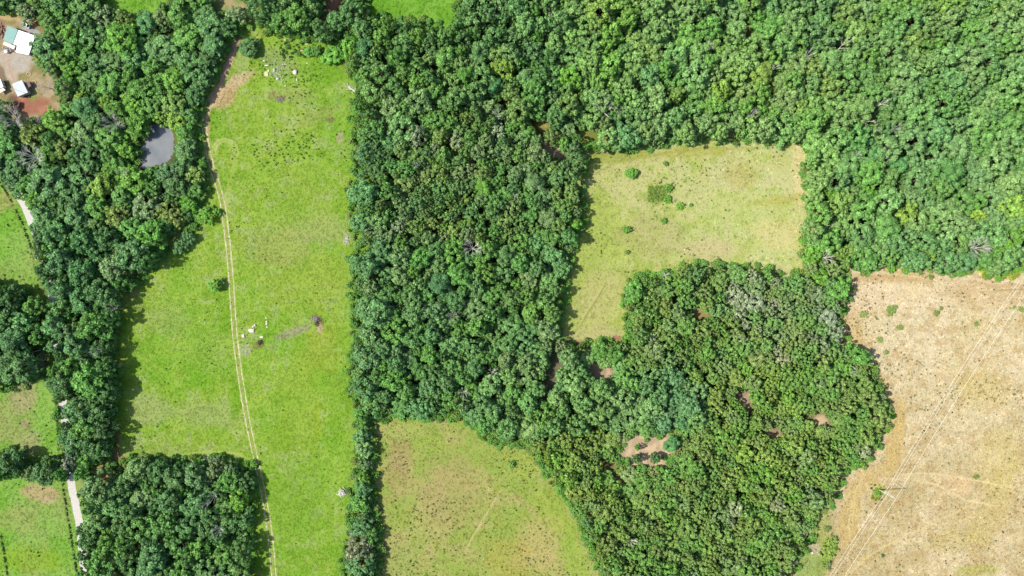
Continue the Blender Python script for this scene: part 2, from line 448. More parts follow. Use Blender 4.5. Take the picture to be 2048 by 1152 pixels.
lay(field_mask('pondbank', 1.0, 6), mixc(c3(104, 150, 50), c3(130, 130, 80), con(n3, .4, .6)), 0.5)
# clearings in the woods
for nm, col in [('clearing', (222, 194, 156)), ('gap_path', (124, 120, 92)), ('gap2', (214, 186, 152)), ('gap3', (190, 172, 112)), ('gap4', (206, 176, 146)), ('gap5', (216, 188, 148)), ('gap6', (214, 184, 146)),
                ('gap7', (190, 170, 140)), ('gap8', (150, 160, 76)), ('gap9', (196, 166, 112)), ('gap10', (130, 160, 70)), ('gap13', (206, 170, 110)), ('gap14', (176, 166, 90)),
                ('westgap', (110, 140, 60)), ('backgap', (176, 160, 104))]:
    lay(field_mask(nm, 1.2, 6), mixc(c3(*col), c3(*[c * 0.86 for c in col]), con(n3, .4, .6)), 0.4)
lay(blob(197, 946, 9, 8, 0), alb(214, 176, 132), .4, .95)
lay(blob(1155, 688, 20, 7, 0), alb(160, 128, 110), .4, .8)


# worn wheel lines
LINES = []


def line(pts, width, col, op, wob=0.5):
    if op >= .6:
        LINES.append((pts, width))
    xs = [p[0] for p in pts]; ys = [p[1] for p in pts]
    bx = (UX > min(xs) - 20) & (UX < max(xs) + 20) & (UY > min(ys) - 20) & (UY < max(ys) + 20)
    d = pline_dist(pts, VX[bx] * 0.25 + UX[bx] * 0.75, VY[bx] * 0.25 + UY[bx] * 0.75)
    m = np.zeros(SH)
    m[bx] = np.clip(1.3 - d / width, 0, 1) * (0.55 + 0.9 * con(n3[bx], 0.35, 0.65) * wob)
    lay(m, alb(*col), None, op)


def arc(cx_, cy_, rx, ry, a0, a1, n=18):
    return [(cx_ + rx * math.cos(R(a0 + (a1 - a0) * i / n)), cy_ + ry * math.sin(R(a0 + (a1 - a0) * i / n))) for i in range(n + 1)]


line([(420, 200), (411, 232), (410, 258), (414, 292), (422, 332), (434, 366)], 8, (196, 170, 128), .8)
line(FIELDS['pond'] + [FIELDS['pond'][0]], 5, (120, 112, 78), .85)
for pts, w_, col, op in [
    (arc(450, 302, 26, 24, -200, 60), 2.2, (190, 192, 120), .95), (arc(450, 302, 20, 18, -200, 60), 2.0, (190, 192, 120), .9),
    ([(468, 320), (462, 350), (452, 390), (450, 410)], 2, (178, 182, 104), .7), ([(474, 320), (466, 354), (458, 390), (452, 420)], 2, (178, 182, 104), .6),
    ([(240, 922), (320, 915), (420, 902), (460, 906), (500, 920)], 2, (172, 186, 96), .8), ([(440, 902), (480, 908), (504, 924)], 2, (176, 186, 100), .7), ([(470, 866), (490, 880), (502, 890)], 2, (170, 182, 100), .5),
    ([(340, 520), (380, 512), (416, 504)], 2, (176, 182, 100), .6), ([(390, 450), (360, 468), (344, 482)], 2.5, (186, 176, 112), .6), ([(412, 458), (400, 500), (424, 508)], 1.5, (160, 176, 84), .4),
    ([(505, 55), (514, 70), (522, 92)], 2.5, (192, 178, 120), .8), ([(490, 50), (500, 62), (510, 76)], 2, (192, 178, 120), .7),
    ([(466, 300), (560, 290), (640, 240), (700, 200)], 2, (160, 178, 80), .35), ([(500, 385), (600, 392), (700, 384)], 2, (130, 150, 50), .35), ([(500, 520), (600, 524), (700, 516)], 2, (140, 150, 60), .4),
    ([(1206, 578), (1180, 620), (1162, 650), (1142, 672)], 2.2, (142, 140, 70), .8), ([(1203, 576), (1176, 618), (1158, 650)], 1.6, (206, 194, 130), .6),
    ([(1180, 352), (1240, 322), (1330, 306), (1420, 296), (1540, 296)], 3, (160, 160, 70), .5), ([(1182, 362), (1250, 330), (1340, 314)], 2, (196, 186, 116), .5),
    ([(1002, 980), (984, 1010), (960, 1050), (930, 1100)], 1.7, (212, 190, 140), .9), ([(1000, 976), (980, 1008), (955, 1050), (926, 1102)], 1.4, (150, 140, 70), .6), ([(950, 1118), (930, 1140), (918, 1152)], 1.6, (146, 126, 70), .7),
    ([(1030, 930), (1012, 960), (1002, 980)], 1.6, (186, 170, 110), .5), ([(760, 1000), (800, 990), (860, 982)], 2, (150, 140, 80), .4),
    # straw field: stock paths and old wheel marks
    ([(1800, 950), (1850, 946), (1900, 952), (1960, 962), (2048, 980)], 2, (236, 214, 160), .8), ([(1806, 956), (1870, 968), (1930, 1000), (1990, 1012)], 2, (236, 214, 160), .8), ([(1822, 950), (1880, 974), (1940, 1004)], 1.6, (226, 200, 150), .7),
    ([(1716, 970), (1706, 1000), (1698, 1040), (1700, 1080)], 2, (228, 206, 140), .7), ([(1726, 950), (1712, 980), (1706, 1030), (1704, 1050)], 2, (228, 206, 140), .6),
    ([(1690, 1152), (1740, 1110), (1800, 1076), (1870, 1046), (1960, 1000)], 2.2, (228, 204, 130), .7), ([(1700, 1152), (1760, 1112), (1830, 1080), (1900, 1050), (1990, 1012)], 1.8, (226, 200, 130), .5),
    ([(1830, 710), (1800, 760), (1780, 800)], 2, (232, 212, 168), .7), ([(1840, 706), (1812, 746), (1796, 780)], 2, (232, 212, 168), .6),
    ([(1706, 640), (1714, 690), (1750, 740), (1772, 780), (1788, 830)], 2, (230, 206, 160), .6), ([(1700, 640), (1708, 680)], 2, (230, 206, 160), .6),
    ([(1760, 545), (1850, 556), (1940, 556), (1980, 565), (2048, 560)], 2.2, (232, 212, 174), .7), ([(1760, 552), (1850, 564), (1940, 562), (2000, 574), (2048, 570)], 2, (190, 160, 112), .6), ([(1970, 540), (1990, 560), (2030, 562), (2048, 540)], 2.4, (236, 216, 180), .8),
    ([(1820, 860), (1850, 800), (1905, 740), (1960, 660)], 2, (234, 214, 166), .4), ([(1960, 584), (2048, 578)], 2, (130, 130, 60), .6), ([(1870, 690), (1960, 720), (2048, 700)], 2, (180, 150, 96), .4),
    ([(1736, 1112), (1738, 1080), (1730, 1064)], 1.6, (230, 208, 150), .6), ([(1640, 1152), (1668, 1100), (1672, 1070), (1664, 1050)], 2.4, (140, 164, 74), .6),
    ([(0, 362), (20, 397), (38, 440), (52, 472), (64, 500)], 1.8, (104, 118, 52), .6), ([(112, 806), (116, 850), (118, 900)], 1.6, (92, 110, 50), .8), ([(125, 965), (134, 1030), (146, 1100), (155, 1160)], 1.6, (100, 124, 50), .55), ([(2, 1075), (9, 1115), (16, 1160)], 1.6, (100, 124, 50), .55),
    ([(66, 520), (78, 560)], 1.4, (92, 104, 46), .8), ([(4, 90), (10, 106), (24, 150), (30, 166)], 1.6, (206, 150, 116), .8)]:
    line(pts, w_, col, op)

far = (np.abs(GX) > 299) | (np.abs(GY) > 175.5)      # country beyond the picture
q_ = mixc(c3(84, 112, 56), c3(136, 160, 84), con(fbm(UX, UY, 2600, 91), .4, .6))
A[far] = q_[far]
ROUGH[far] = .4
nx, ny = len(gxs), len(gys)
idx = np.arange(nx * ny).reshape(ny, nx)
quads = np.stack([idx[:-1, :-1], idx[:-1, 1:], idx[1:, 1:], idx[1:, :-1]], -1).reshape(-1, 4)
me = bpy.data.meshes.new('ground')
me.vertices.add(nx * ny)
co = np.stack([GX, GY, np.zeros(SH)], -1).astype(np.float32)
me.vertices.foreach_set('co', co.ravel())
me.loops.add(quads.size)
me.loops.foreach_set('vertex_index', quads.ravel().astype(np.int32))
me.polygons.add(len(quads))
me.polygons.foreach_set('loop_start', np.arange(0, quads.size, 4, dtype=np.int32))
me.update(calc_edges=True)
ca = me.attributes.new('soil', 'FLOAT_COLOR', 'POINT')
ca.data.foreach_set('color', np.concatenate([A, np.ones(SH + (1,))], -1).astype(np.float32).ravel())
ra = me.attributes.new('coarse', 'FLOAT', 'POINT')
ra.data.foreach_set('value', ROUGH.astype(np.float32).ravel())
ground = bpy.data.objects.new('ground', me)
COL.objects.link(ground)
tag(ground, None, None, None, 'structure')

m, nt, b = new_mat('soil_and_turf')
at = N(nt, 'ShaderNodeAttribute', attribute_name='soil')
rt = N(nt, 'ShaderNodeAttribute', attribute_name='coarse')
geo = N(nt, 'ShaderNodeNewGeometry')


def noise_node(scale, detail, rough=0.6, vec=None, dist=0.0):
    n = N(nt, 'ShaderNodeTexNoise')
    n.inputs['Scale'].default_value = scale
    n.inputs['Detail'].default_value = detail
    n.inputs['Roughness'].default_value = rough
    n.inputs['Distortion'].default_value = dist
    nt.links.new(vec if vec is not None else geo.outputs['Position'], n.inputs['Vector'])
    return n


def remap(sock, a, b_, c, d):
    r_ = N(nt, 'ShaderNodeMapRange')
    for k, v in zip(('From Min', 'From Max', 'To Min', 'To Max'), (a, b_, c, d)):
        r_.inputs[k].default_value = v
    nt.links.new(sock, r_.inputs['Value'])
    return r_.outputs[0]


def op2(op, a, b_):
    r_ = N(nt, 'ShaderNodeMath', operation=op)
    for i, s in enumerate((a, b_)):
        if isinstance(s, (int, float)):
            r_.inputs[i].default_value = s
        else:
            nt.links.new(s, r_.inputs[i])
    return r_.outputs[0]


mp = N(nt, 'ShaderNodeMapping')
mp.inputs['Rotation'].default_value = (0, 0, R(38))
mp.inputs['Scale'].default_value = (0.45, 1.5, 1)
nt.links.new(geo.outputs['Position'], mp.inputs['Vector'])
fine = noise_node(2.3, 3, 0.7)
mid = noise_node(0.42, 4)
streak = noise_node(1.7, 2, 0.6, mp.outputs[0], 0.8)
k1 = remap(fine.outputs['Fac'], 0.3, 0.7, -0.5, 0.5)
k2 = remap(mid.outputs['Fac'], 0.3, 0.7, -0.16, 0.16)
k3 = remap(streak.outputs['Fac'], 0.33, 0.67, -0.28, 0.28)
s1 = op2('ADD', op2('MULTIPLY', k1, 1.0), k2)
thr = noise_node(0.55, 3, 0.6, None, 0.6)
ridge = remap(op2('ABSOLUTE', op2('SUBTRACT', thr.outputs['Fac'], 0.5), 0.0), 0.0, 0.05, 0.30, -0.06)
k3 = op2('ADD', k3, ridge)
s3 = op2('MULTIPLY', k3, op2('POWER', rt.outputs['Fac'], 3.0))
tot = op2('ADD', op2('MULTIPLY', op2('ADD', s1, s3), rt.outputs['Fac']), 1.0)
sc = N(nt, 'ShaderNodeVectorMath', operation='SCALE')
nt.links.new(at.outputs['Color'], sc.inputs[0])
nt.links.new(tot, sc.inputs['Scale'])
nt.links.new(sc.outputs[0], b.inputs['Base Color'])
b.inputs['Roughness'].default_value = 0.95
b.inputs['Specular IOR Level'].default_value = 0.1
bp = N(nt, 'ShaderNodeBump')
bp.inputs['Strength'].default_value = 0.5
bp.inputs['Distance'].default_value = 0.35
nt.links.new(fine.outputs['Fac'], bp.inputs['Height'])
nt.links.new(bp.outputs[0], b.inputs['Normal'])
me.materials.append(m)


def soil_at(px, py):
    """albedo of the ground under photo pixels"""
    ix = np.clip(np.round(((np.asarray(px) - 1024) * PX + 300) / STEP).astype(int), 0, len(fx) - 1) + len(cx)
    iy = np.clip(np.round(((576 - np.asarray(py)) * PX + 176) / STEP).astype(int), 0, len(fy) - 1) + len(cy)
    return A[iy, ix]


# ------------------------------------------------------------------ flat strips: tracks, road, water
def resample(pts, step):
    out = [pts[0]]
    for (x0, y0), (x1, y1) in zip(pts[:-1], pts[1:]):
        L = math.hypot(x1 - x0, y1 - y0)
        n = max(1, int(L / step))
        out += [(x0 + (x1 - x0) * i / n, y0 + (y1 - y0) * i / n) for i in range(1, n + 1)]
    return out


def catmull(pts, per=8):
    P = [pts[0]] + list(pts) + [pts[-1]]
    out = []
    for i in range(1, len(P) - 2):
        p0, p1, p2, p3 = [np.array(P[k], float) for k in (i - 1, i, i + 1, i + 2)]
        for k in range(per):
            t = k / per
            out.append(tuple(0.5 * ((2 * p1) + (-p0 + p2) * t + (2 * p0 - 5 * p1 + 4 * p2 - p3) * t * t + (-p0 + 3 * p1 - 3 * p2 + p3) * t ** 3)))
    out.append(tuple(pts[-1]))
    return out


def strip(pts, off, halfw, z, verts, faces, jit=0.25):
    """pts in world metres"""
    n = len(pts)
    base = len(verts)
    for i, (x, y) in enumerate(pts):
        a = pts[max(i - 1, 0)]; b_ = pts[min(i + 1, n - 1)]
        tx, ty = b_[0] - a[0], b_[1] - a[1]
        L = math.hypot(tx, ty) or 1
        nx_, ny_ = -ty / L, tx / L
        w1 = halfw * (1 + random.uniform(-jit, jit)); w2 = halfw * (1 + random.uniform(-jit, jit))
        o_ = off + random.uniform(-.06, .06)
        verts.append((x + nx_ * (o_ + w1), y + ny_ * (o_ + w1), z)); verts.append((x + nx_ * (o_ - w2), y + ny_ * (o_ - w2), z))
    for i in range(n - 1):
        q = base + 2 * i
        faces.append((q, q + 1, q + 3, q + 2))


def strip_mat(name, col, var, scale):
    return plain(name, col, 0.95, var, scale, 0.5, 0.1)


TRACK = [(418, 205), (410, 232), (409, 258), (414, 292), (423, 332), (434, 366), (443, 398), (450, 440), (457, 500), (462, 560), (466, 620), (470, 672), (478, 735), (487, 795), (497, 850), (508, 902), (520, 955), (531, 1010), (541, 1080), (548, 1152), (556, 1240), (562, 1320)]
tw = resample([W(*p)[:2] for p in catmull(TRACK)], 1.0)
vs, fs = [], []
strip(tw, 1.1, 0.28, 0.012, vs, fs, .65)
strip(tw, -1.1, 0.28, 0.012, vs, fs, .65)
tag(mesh_obj('dirt_track', vs, fs, strip_mat('track_dust', alb(208, 198, 154), .4, 0.8)), None, None, None, 'structure')
vs, fs = [], []
strip(tw, 0, 0.5, 0.008, vs, fs, .5)
tag(mesh_obj('track_verge', vs, fs, strip_mat('worn_turf', alb(150, 166, 82), .4, 0.9)), None, None, None, 'structure')
ROAD = [(-60, 250), (-12, 322), (3, 342), (26, 372), (46, 404), (58, 432), (72, 470), (90, 520), (106, 600), (116, 700), (124, 790), (130, 836), (134, 880), (137, 930), (144, 975), (152, 1015), (159, 1048), (164, 1090), (168, 1152), (176, 1320)]
rw = resample([W(*p)[:2] for p in catmull(ROAD)], 1.5)
vs, fs = [], []
strip(rw, 0, 1.95, 0.012, vs, fs, .1)
tag(mesh_obj('gravel_road', vs, fs, strip_mat('white_gravel', alb(224, 218, 208), .22, 2.0)), None, None, None, 'structure')

pp = [(p[0] + random.uniform(-.6, .6), p[1] + random.uniform(-.6, .6)) for p in [W(*q)[:2] for q in catmull(FIELDS['pond'] + [FIELDS['pond'][0]], 7)[:-1]]]
mw, nt, b = new_mat('sky_grey_water')  # grey of the reflected sky is put into the water's base colour
tc = N(nt, 'ShaderNodeTexCoord')
nz = noise_node(0.12, 3, 0.5, tc.outputs['Object'])
cr = N(nt, 'ShaderNodeValToRGB')
cr.color_ramp.elements[0].position = 0.35
cr.color_ramp.elements[0].color = (*alb(128, 136, 142), 1)
cr.color_ramp.elements[1].position = 0.65
cr.color_ramp.elements[1].color = (*alb(156, 158, 158), 1)
nt.links.new(nz.outputs['Fac'], cr.inputs[0])
nt.links.new(cr.outputs[0], b.inputs['Base Color'])
b.inputs['Roughness'].default_value = 0.08
b.inputs['IOR'].default_value = 1.33
rp = noise_node(1.5, 2, 0.5, tc.outputs['Object'])
bp = N(nt, 'ShaderNodeBump')
bp.inputs['Strength'].default_value = 0.08
bp.inputs['Distance'].default_value = 0.1
nt.links.new(rp.outputs['Fac'], bp.inputs['Height'])
nt.links.new(bp.outputs[0], b.inputs['Normal'])
tag(mesh_obj('pond_water', [(x, y, 0.015) for x, y in pp], [tuple(range(len(pp)))[::-1]], mw), None, None, None, 'structure')
if bpy.data.objects['pond_water'].data.polygons[0].normal.z < 0:
    bpy.data.objects['pond_water'].data.flip_normals()

# ------------------------------------------------------------------ tree builders
def ico(sub):
    bm = bmesh.new()
    bmesh.ops.create_icosphere(bm, subdivisions=sub, radius=1.0)
    v = np.array([p.co[:] for p in bm.verts]); f = np.array([[q.index for q in t_.verts] for t_ in bm.faces])
    bm.free()
    return v, f


ICO1, ICO2 = ico(1), ico(2)


def unit(a):
    return a / np.maximum(np.linalg.norm(a, axis=-1, keepdims=True), 1e-9)


def leaf_quads(r, pos, nrm, size):
    n = len(pos)
    t = unit(np.cross(nrm, unit(r.normal(size=(n, 3)))))
    bt = np.cross(nrm, t)
    a = size[:, None] * r.uniform(.7, 1.2, (n, 1)); c = size[:, None] * r.uniform(.45, .85, (n, 1))
    v = np.stack([pos - t * a, pos - bt * c + nrm * size[:, None] * .15, pos + t * a, pos + bt * c + nrm * size[:, None] * .15], 1).reshape(-1, 3)
    f = np.arange(4 * n).reshape(n, 4)
    return v, f


def crown_arrays(seed, n_lobes, lobe, leaf_n, leaf_s, top=5.9, cz=5.3, squash=.8, spread=1.0, core=True, gap=0.0, up=0.25, lump=.2):
    """a broad crown of radius 5, top near 12, built of clumps of leaf-sized faces"""
    r = np.random.default_rng(seed)
    V, F4, F3, L = [], [], [], []
    nv = 0
    i = np.arange(n_lobes) + .5
    zz = 1 - i / n_lobes * 1.35
    ph = i * 2.399963 + r.uniform(0, 6.28)
    rad = np.sqrt(np.maximum(0, 1 - zz ** 2))
    d = np.stack([rad * np.cos(ph), rad * np.sin(ph), zz], 1) + r.normal(0, .13, (n_lobes, 3))
    shape = 1 + .17 * np.sin(ph * 2 + r.uniform(0, 6)) * rad + .12 * np.sin(ph * 3 + r.uniform(0, 6)) * rad
    keep = r.random(n_lobes) >= gap
    for k in range(n_lobes):
        if not keep[k]:
            continue
        lr = r.uniform(*lobe)
        q = r.uniform(.86, 1.1) * shape[k]
        c = np.array([d[k, 0] * (5 - lr * .8) * q * spread, d[k, 1] * (5 - lr * .8) * q * spread, cz + d[k, 2] * (top + 0.8 - lr * .6) * r.uniform(.80, 1.12)])
        ltone = r.uniform(.84, 1.16)
        if core:
            iv, if_ = ICO1
            disp = 1 + r.uniform(-lump, lump, len(iv))
            v = iv * (lr * .86 * disp)[:, None] * np.array([1, 1, squash]) + c
            V.append(v); F3.append(if_ + nv); nv += len(v)
            L.append(np.full(len(v), ltone) * r.uniform(.8, 1.1, len(v)))
        n = int(leaf_n * (lr / np.mean(lobe)) ** 2)
        dd = unit(r.normal(size=(n, 3)) + np.array([0, 0, .45]) + unit(d[k])[None] * .35)
        pos = c + dd * lr * r.uniform(.8, 1.14, (n, 1)) * np.array([1, 1, squash])
        nrm = unit(dd * 1.0 + r.normal(0, .6, (n, 3)) + np.array([0, 0, up]))
        v, f = leaf_quads(r, pos, nrm, r.uniform(*leaf_s, n))
        V.append(v); F4.append(f + nv); nv += len(v)
        L.append(np.repeat(ltone * r.uniform(.55, 1.45, n), 4))
    return np.concatenate(V), [tuple(f) for f in (np.concatenate(F3) if F3 else [])] + [tuple(f) for f in np.concatenate(F4)], np.concatenate(L)


def tube(verts, faces, p0, p1, r0, r1, n=5):
    p0 = np.array(p0, float); p1 = np.array(p1, float)
    d = p1 - p0
    d = d / (np.linalg.norm(d) or 1)
    u = np.cross(d, [0, 0, 1.0] if abs(d[2]) < .9 else [1.0, 0, 0]); u /= np.linalg.norm(u)
    w = np.cross(d, u)
    b0 = len(verts)
    for p, rr in ((p0, r0), (p1, r1)):
        for k in range(n):
            a = 2 * math.pi * k / n
            verts.append(tuple(p + (u * math.cos(a) + w * math.sin(a)) * rr))
    for k in range(n):
        faces.append((b0 + k, b0 + (k + 1) % n, b0 + n + (k + 1) % n, b0 + n + k))
    faces.append(tuple(b0 + n + k for k in range(n)))


def trunk_arrays(seed):
    r = np.random.default_rng(seed)
    v, f = [], []
    p = np.array([0, 0, -.2]); rr = .38
    path = [(p, rr)]
    for z in (1.5, 3.2, 5.0, 7.0):
        p = np.array([r.normal(0, .18), r.normal(0, .18), z]); rr *= .8
        path.append((p, rr))
    for (a, ra_), (b_, rb) in zip(path[:-1], path[1:]):
        tube(v, f, a, b_, ra_, rb, 7)
    for k in range(5):
        a = r.uniform(0, 6.28) + k * 1.3
        s = path[2 + k % 3]
        e = s[0] + np.array([math.cos(a) * 2.6, math.sin(a) * 2.6, r.uniform(1.4, 2.8)])
        tube(v, f, s[0], e, s[1] * .55, .07, 5)
    return v, f


STYLES = {
    'cauli': dict(n_lobes=46, lobe=(.85, 1.4), leaf_n=36, leaf_s=(.26, .5), squash=.95),
    'broad': dict(n_lobes=40, lobe=(.85, 1.5), leaf_n=36, leaf_s=(.3, .62), squash=.8, gap=.05, lump=.28),
    'fine': dict(n_lobes=46, lobe=(.6, 1.15), leaf_n=26, leaf_s=(.28, .62), squash=.85, gap=.06, lump=.35, up=.1),
    'dome': dict(n_lobes=26, lobe=(1.4, 2.0), leaf_n=80, leaf_s=(.2, .38), squash=.75),
    'airy': dict(n_lobes=38, lobe=(.6, 1.1), leaf_n=16, leaf_s=(.2, .42), core=False, gap=.12),
}
PROTO = {}          # style -> list of (crown mesh, trunk mesh)
PROTO_JOINED = []   # (style, object kept out of the scene)
for si, (st, kw) in enumerate(STYLES.items()):
    PROTO[st] = []
    for k in range(4 if st != 'airy' else 2):
        v, f, L = crown_arrays(100 * si + k, **kw)
        tv, tf = trunk_arrays(900 + 10 * si + k)
        if st == 'airy':
            r_ = np.random.default_rng(k)
            for q in range(26):
                a = r_.uniform(0, 6.28); el = r_.uniform(.2, 1.3)
                e = np.array([math.cos(a) * math.cos(el) * 4.6, math.sin(a) * math.cos(el) * 4.6, 6.4 + 5 * math.sin(el)])
                tube(tv, tf, (0, 0, 5.5), e * np.array([.55, .55, .8]), .16, .09, 4)
                tube(tv, tf, e * np.array([.55, .55, .8]), e, .09, .03, 4)
        bark = M_DEAD if st == 'airy' else M_BARK
        co_ = mesh_obj('crown', v, f, M_LEAF, link=False)
        a = co_.data.attributes.new('leaf', 'FLOAT', 'POINT')
        a.data.foreach_set('value', L.astype(np.float32))
        to_ = mesh_obj('trunk', tv, tf, bark, link=False)
        PROTO[st].append((co_.data, to_.data))
        nv = len(v)
        jo = mesh_obj('wood', list(v) + list(tv), f + [tuple(i + nv for i in q) for q in tf], [M_LEAF, bark], midx=[0] * len(f) + [1] * len(tf), link=False)
        a = jo.data.attributes.new('leaf', 'FLOAT', 'POINT')
        a.data.foreach_set('value', np.concatenate([L, np.ones(len(tv))]).astype(np.float32))
        PROTO_JOINED.append((st, k, jo))
PIDX = {(st, k): i for i, (st, k, _) in enumerate(PROTO_JOINED)}


def scatter(name, protos, pos, rot, scl, pid, tint):
    """ONE object that holds a mass of plants nobody would count"""
    me_ = bpy.data.meshes.new(name)
    n = len(pos)
    me_.vertices.add(n)
    me_.vertices.foreach_set('co', np.asarray(pos, np.float32).ravel())
    for nm, typ, key, arr in (('rot', 'FLOAT_VECTOR', 'vector', rot), ('scl', 'FLOAT_VECTOR', 'vector', scl), ('pid', 'INT', 'value', pid)):
        a_ = me_.attributes.new(nm, typ, 'POINT')
        a_.data.foreach_set(key, np.asarray(arr, np.int32 if typ == 'INT' else np.float32).ravel())
    a_ = me_.attributes.new('tint', 'FLOAT_COLOR', 'POINT')
    a_.data.foreach_set('color', np.concatenate([np.asarray(tint), np.ones((n, 1))], 1).astype(np.float32).ravel())
    ob = bpy.data.objects.new(name, me_)
    COL.objects.link(ob)
    ng = bpy.data.node_groups.new(name + '_nodes', 'GeometryNodeTree')
    ng.interface.new_socket('Geometry', in_out='INPUT', socket_type='NodeSocketGeometry')
    ng.interface.new_socket('Geometry', in_out='OUTPUT', socket_type='NodeSocketGeometry')
    gi = ng.nodes.new('NodeGroupInput'); go = ng.nodes.new('NodeGroupOutput')
    jn = ng.nodes.new('GeometryNodeJoinGeometry')

    def named(nm, dt):
        n_ = ng.nodes.new('GeometryNodeInputNamedAttribute')
        n_.data_type = dt
        n_.inputs['Name'].default_value = nm
        return [s for s in n_.outputs if s.enabled and s.name == 'Attribute'][0]
    a_r, a_s, a_p = named('rot', 'FLOAT_VECTOR'), named('scl', 'FLOAT_VECTOR'), named('pid', 'INT')
    for i, po in enumerate(protos):
        if not np.any(np.asarray(pid) == i):
            continue
        oi = ng.nodes.new('GeometryNodeObjectInfo')
        oi.inputs['Object'].default_value = po
        oi.inputs['As Instance'].default_value = False
        cp = ng.nodes.new('FunctionNodeCompare')
        cp.data_type = 'INT'; cp.operation = 'EQUAL'
        ii = [s for s in cp.inputs if s.type == 'INT']
        ng.links.new(a_p, ii[0]); ii[1].default_value = i
        ip = ng.nodes.new('GeometryNodeInstanceOnPoints')
        ng.links.new(gi.outputs[0], ip.inputs['Points'])
        ng.links.new(cp.outputs[0], ip.inputs['Selection'])
        ng.links.new(oi.outputs['Geometry'], ip.inputs['Instance'])
        ng.links.new(a_r, ip.inputs['Rotation'])
        ng.links.new(a_s, ip.inputs['Scale'])
        ng.links.new(ip.outputs[0], jn.inputs[0])
    ng.links.new(jn.outputs[0], go.inputs[0])
    md = ob.modifiers.new('plants', 'NODES')
    md.node_group = ng
    return tag(ob, None, None, None, 'stuff')


# ------------------------------------------------------------------ where trees may stand
RES = 2
mx0, my0 = -240, -220
MXS, MYS = np.meshgrid(np.arange(mx0, 2290, RES), np.arange(my0, 1375, RES))
OPEN = np.zeros(MXS.shape, bool)
for nm, poly in FIELDS.items():
    OPEN |= inside(poly, MXS, MYS)


def is_open(x, y):
    i = ((np.asarray(y) - my0) / RES).astype(int); j = ((np.asarray(x) - mx0) / RES).astype(int)
    i = np.clip(i, 0, OPEN.shape[0] - 1); j = np.clip(j, 0, OPEN.shape[1] - 1)
    return OPEN[i, j]


RING = np.array([(math.cos(a), math.sin(a)) for a in np.arange(0, 6.28, 6.2832 / 12)])

# tints: albedo of the foliage
TINT = {
    'mint': (.176, .308, .096), 'bluegreen': (.116, .246, .080), 'dark': (.086, .186, .054), 'green': (.116, .268, .050), 'bright': (.135, .300, .040),
    'olive': (.180, .264, .058), 'greyolive': (.182, .268, .104), 'yellow': (.20, .325, .052), 'pale': (.31, .34, .21), 'teal': (.090, .222, .072), 'brown': (.21, .22, .11),
}
WORD = {'mint': 'pale mint green', 'bluegreen': 'blue green', 'dark': 'dark green', 'green': 'mid green', 'bright': 'bright green', 'olive': 'olive green', 'greyolive': 'greyish olive',
        'yellow': 'yellow green', 'pale': 'pale grey green', 'teal': 'teal green', 'brown': 'brownish'}

# wood regions: outline, crown radius range (px), styles, tints, height factor, packing
REG = [
    ('hedge', [(690, 850), (760, 850), (760, 1340), (670, 1340)], (13, 20), dict(broad=3, cauli=2), dict(bluegreen=3, dark=2, green=2), 8, .72),
    ('south block', [(130, 905), (520, 905), (560, 1340), (130, 1340)], (15, 26), dict(broad=4, cauli=3, fine=2), dict(dark=4, bluegreen=4, green=3, bright=1, greyolive=1), 10, .74),
    ('north west wood', [(-240, -220), (470, -220), (490, 60), (430, 300), (400, 470), (-240, 470)], (15, 28), dict(broad=5, cauli=3, fine=2, dome=.6), dict(dark=3.5, bluegreen=3.5, green=4, bright=2, olive=1, greyolive=.7), 7, .74),
    ('west wood', [(-240, -220), (470, -220), (490, 60), (430, 300), (400, 470), (260, 940), (-240, 940)], (16, 29), dict(broad=5, cauli=3, fine=2, dome=.6), dict(dark=4, bluegreen=4, green=3.5, bright=.8, olive=.7, greyolive=.7), 11, .74),
    ('top strip', [(470, -220), (740, -220), (740, 80), (470, 80)], (15, 24), dict(broad=4, cauli=3), dict(dark=4, bluegreen=4, green=1.5), 11, .72),
    ('middle wood north', [(690, 230), (1010, 230), (1200, 240), (1180, 460), (690, 500)], (10, 17), dict(fine=4, broad=4, dome=.6), dict(greyolive=2.4, olive=1.8, green=4, bluegreen=3, dark=1, bright=.7, pale=.5), 9.5, .72),
    ('middle wood south', [(690, 480), (1200, 440), (1110, 820), (1060, 910), (690, 850)], (12, 21), dict(cauli=5, broad=4, fine=1.5, dome=.5), dict(bluegreen=4, green=4, mint=2, dark=2, bright=1.6, greyolive=1.2), 10, .72),
    ('mint patch', [(1120, 700), (1240, 720), (1420, 770), (1420, 850), (1330, 870), (1250, 860), (1100, 870)], (13, 21), dict(cauli=5, broad=2), dict(mint=4, bluegreen=4, green=1), 11, .70),
    ('pale corner', [(1440, 525), (1720, 525), (1720, 720), (1500, 720)], (10, 18), dict(fine=5, broad=3), dict(olive=3, greyolive=3, pale=2, green=2.5, bright=1), 9, .70),
    ('olive wood', [(1040, 520), (1720, 500), (1800, 850), (1700, 960), (1560, 1340), (1280, 1340), (1040, 900)], (9, 17), dict(fine=5, broad=3, cauli=.7), dict(olive=5, green=3.2, greyolive=1.6, bright=1.2, pale=.25, teal=.3, yellow=.3), 9, .70),
    ('east wood', [(1560, 230), (2300, 200), (2300, 560), (1560, 620)], (14, 27), dict(cauli=7, dome=1, broad=1), dict(mint=6, bluegreen=2.5, green=2, teal=.8, bright=.5, olive=.4), 12, .70),
    ('north east wood', [(1130, -220), (2300, -220), (2300, 300), (1130, 320)], (13, 26), dict(cauli=6, broad=2.5, fine=1.2, dome=.4), dict(mint=5, green=3, bluegreen=2, olive=1.2, greyolive=.9, bright=1, yellow=.4), 12, .68),
    ('north wood', [(690, -220), (1160, -220), (1160, 320), (690, 300)], (12, 21), dict(broad=4, cauli=3, fine=2, dome=.8), dict(green=4, bluegreen=3, dark=2, mint=2, bright=1, olive=1, greyolive=1), 12, .72),
]
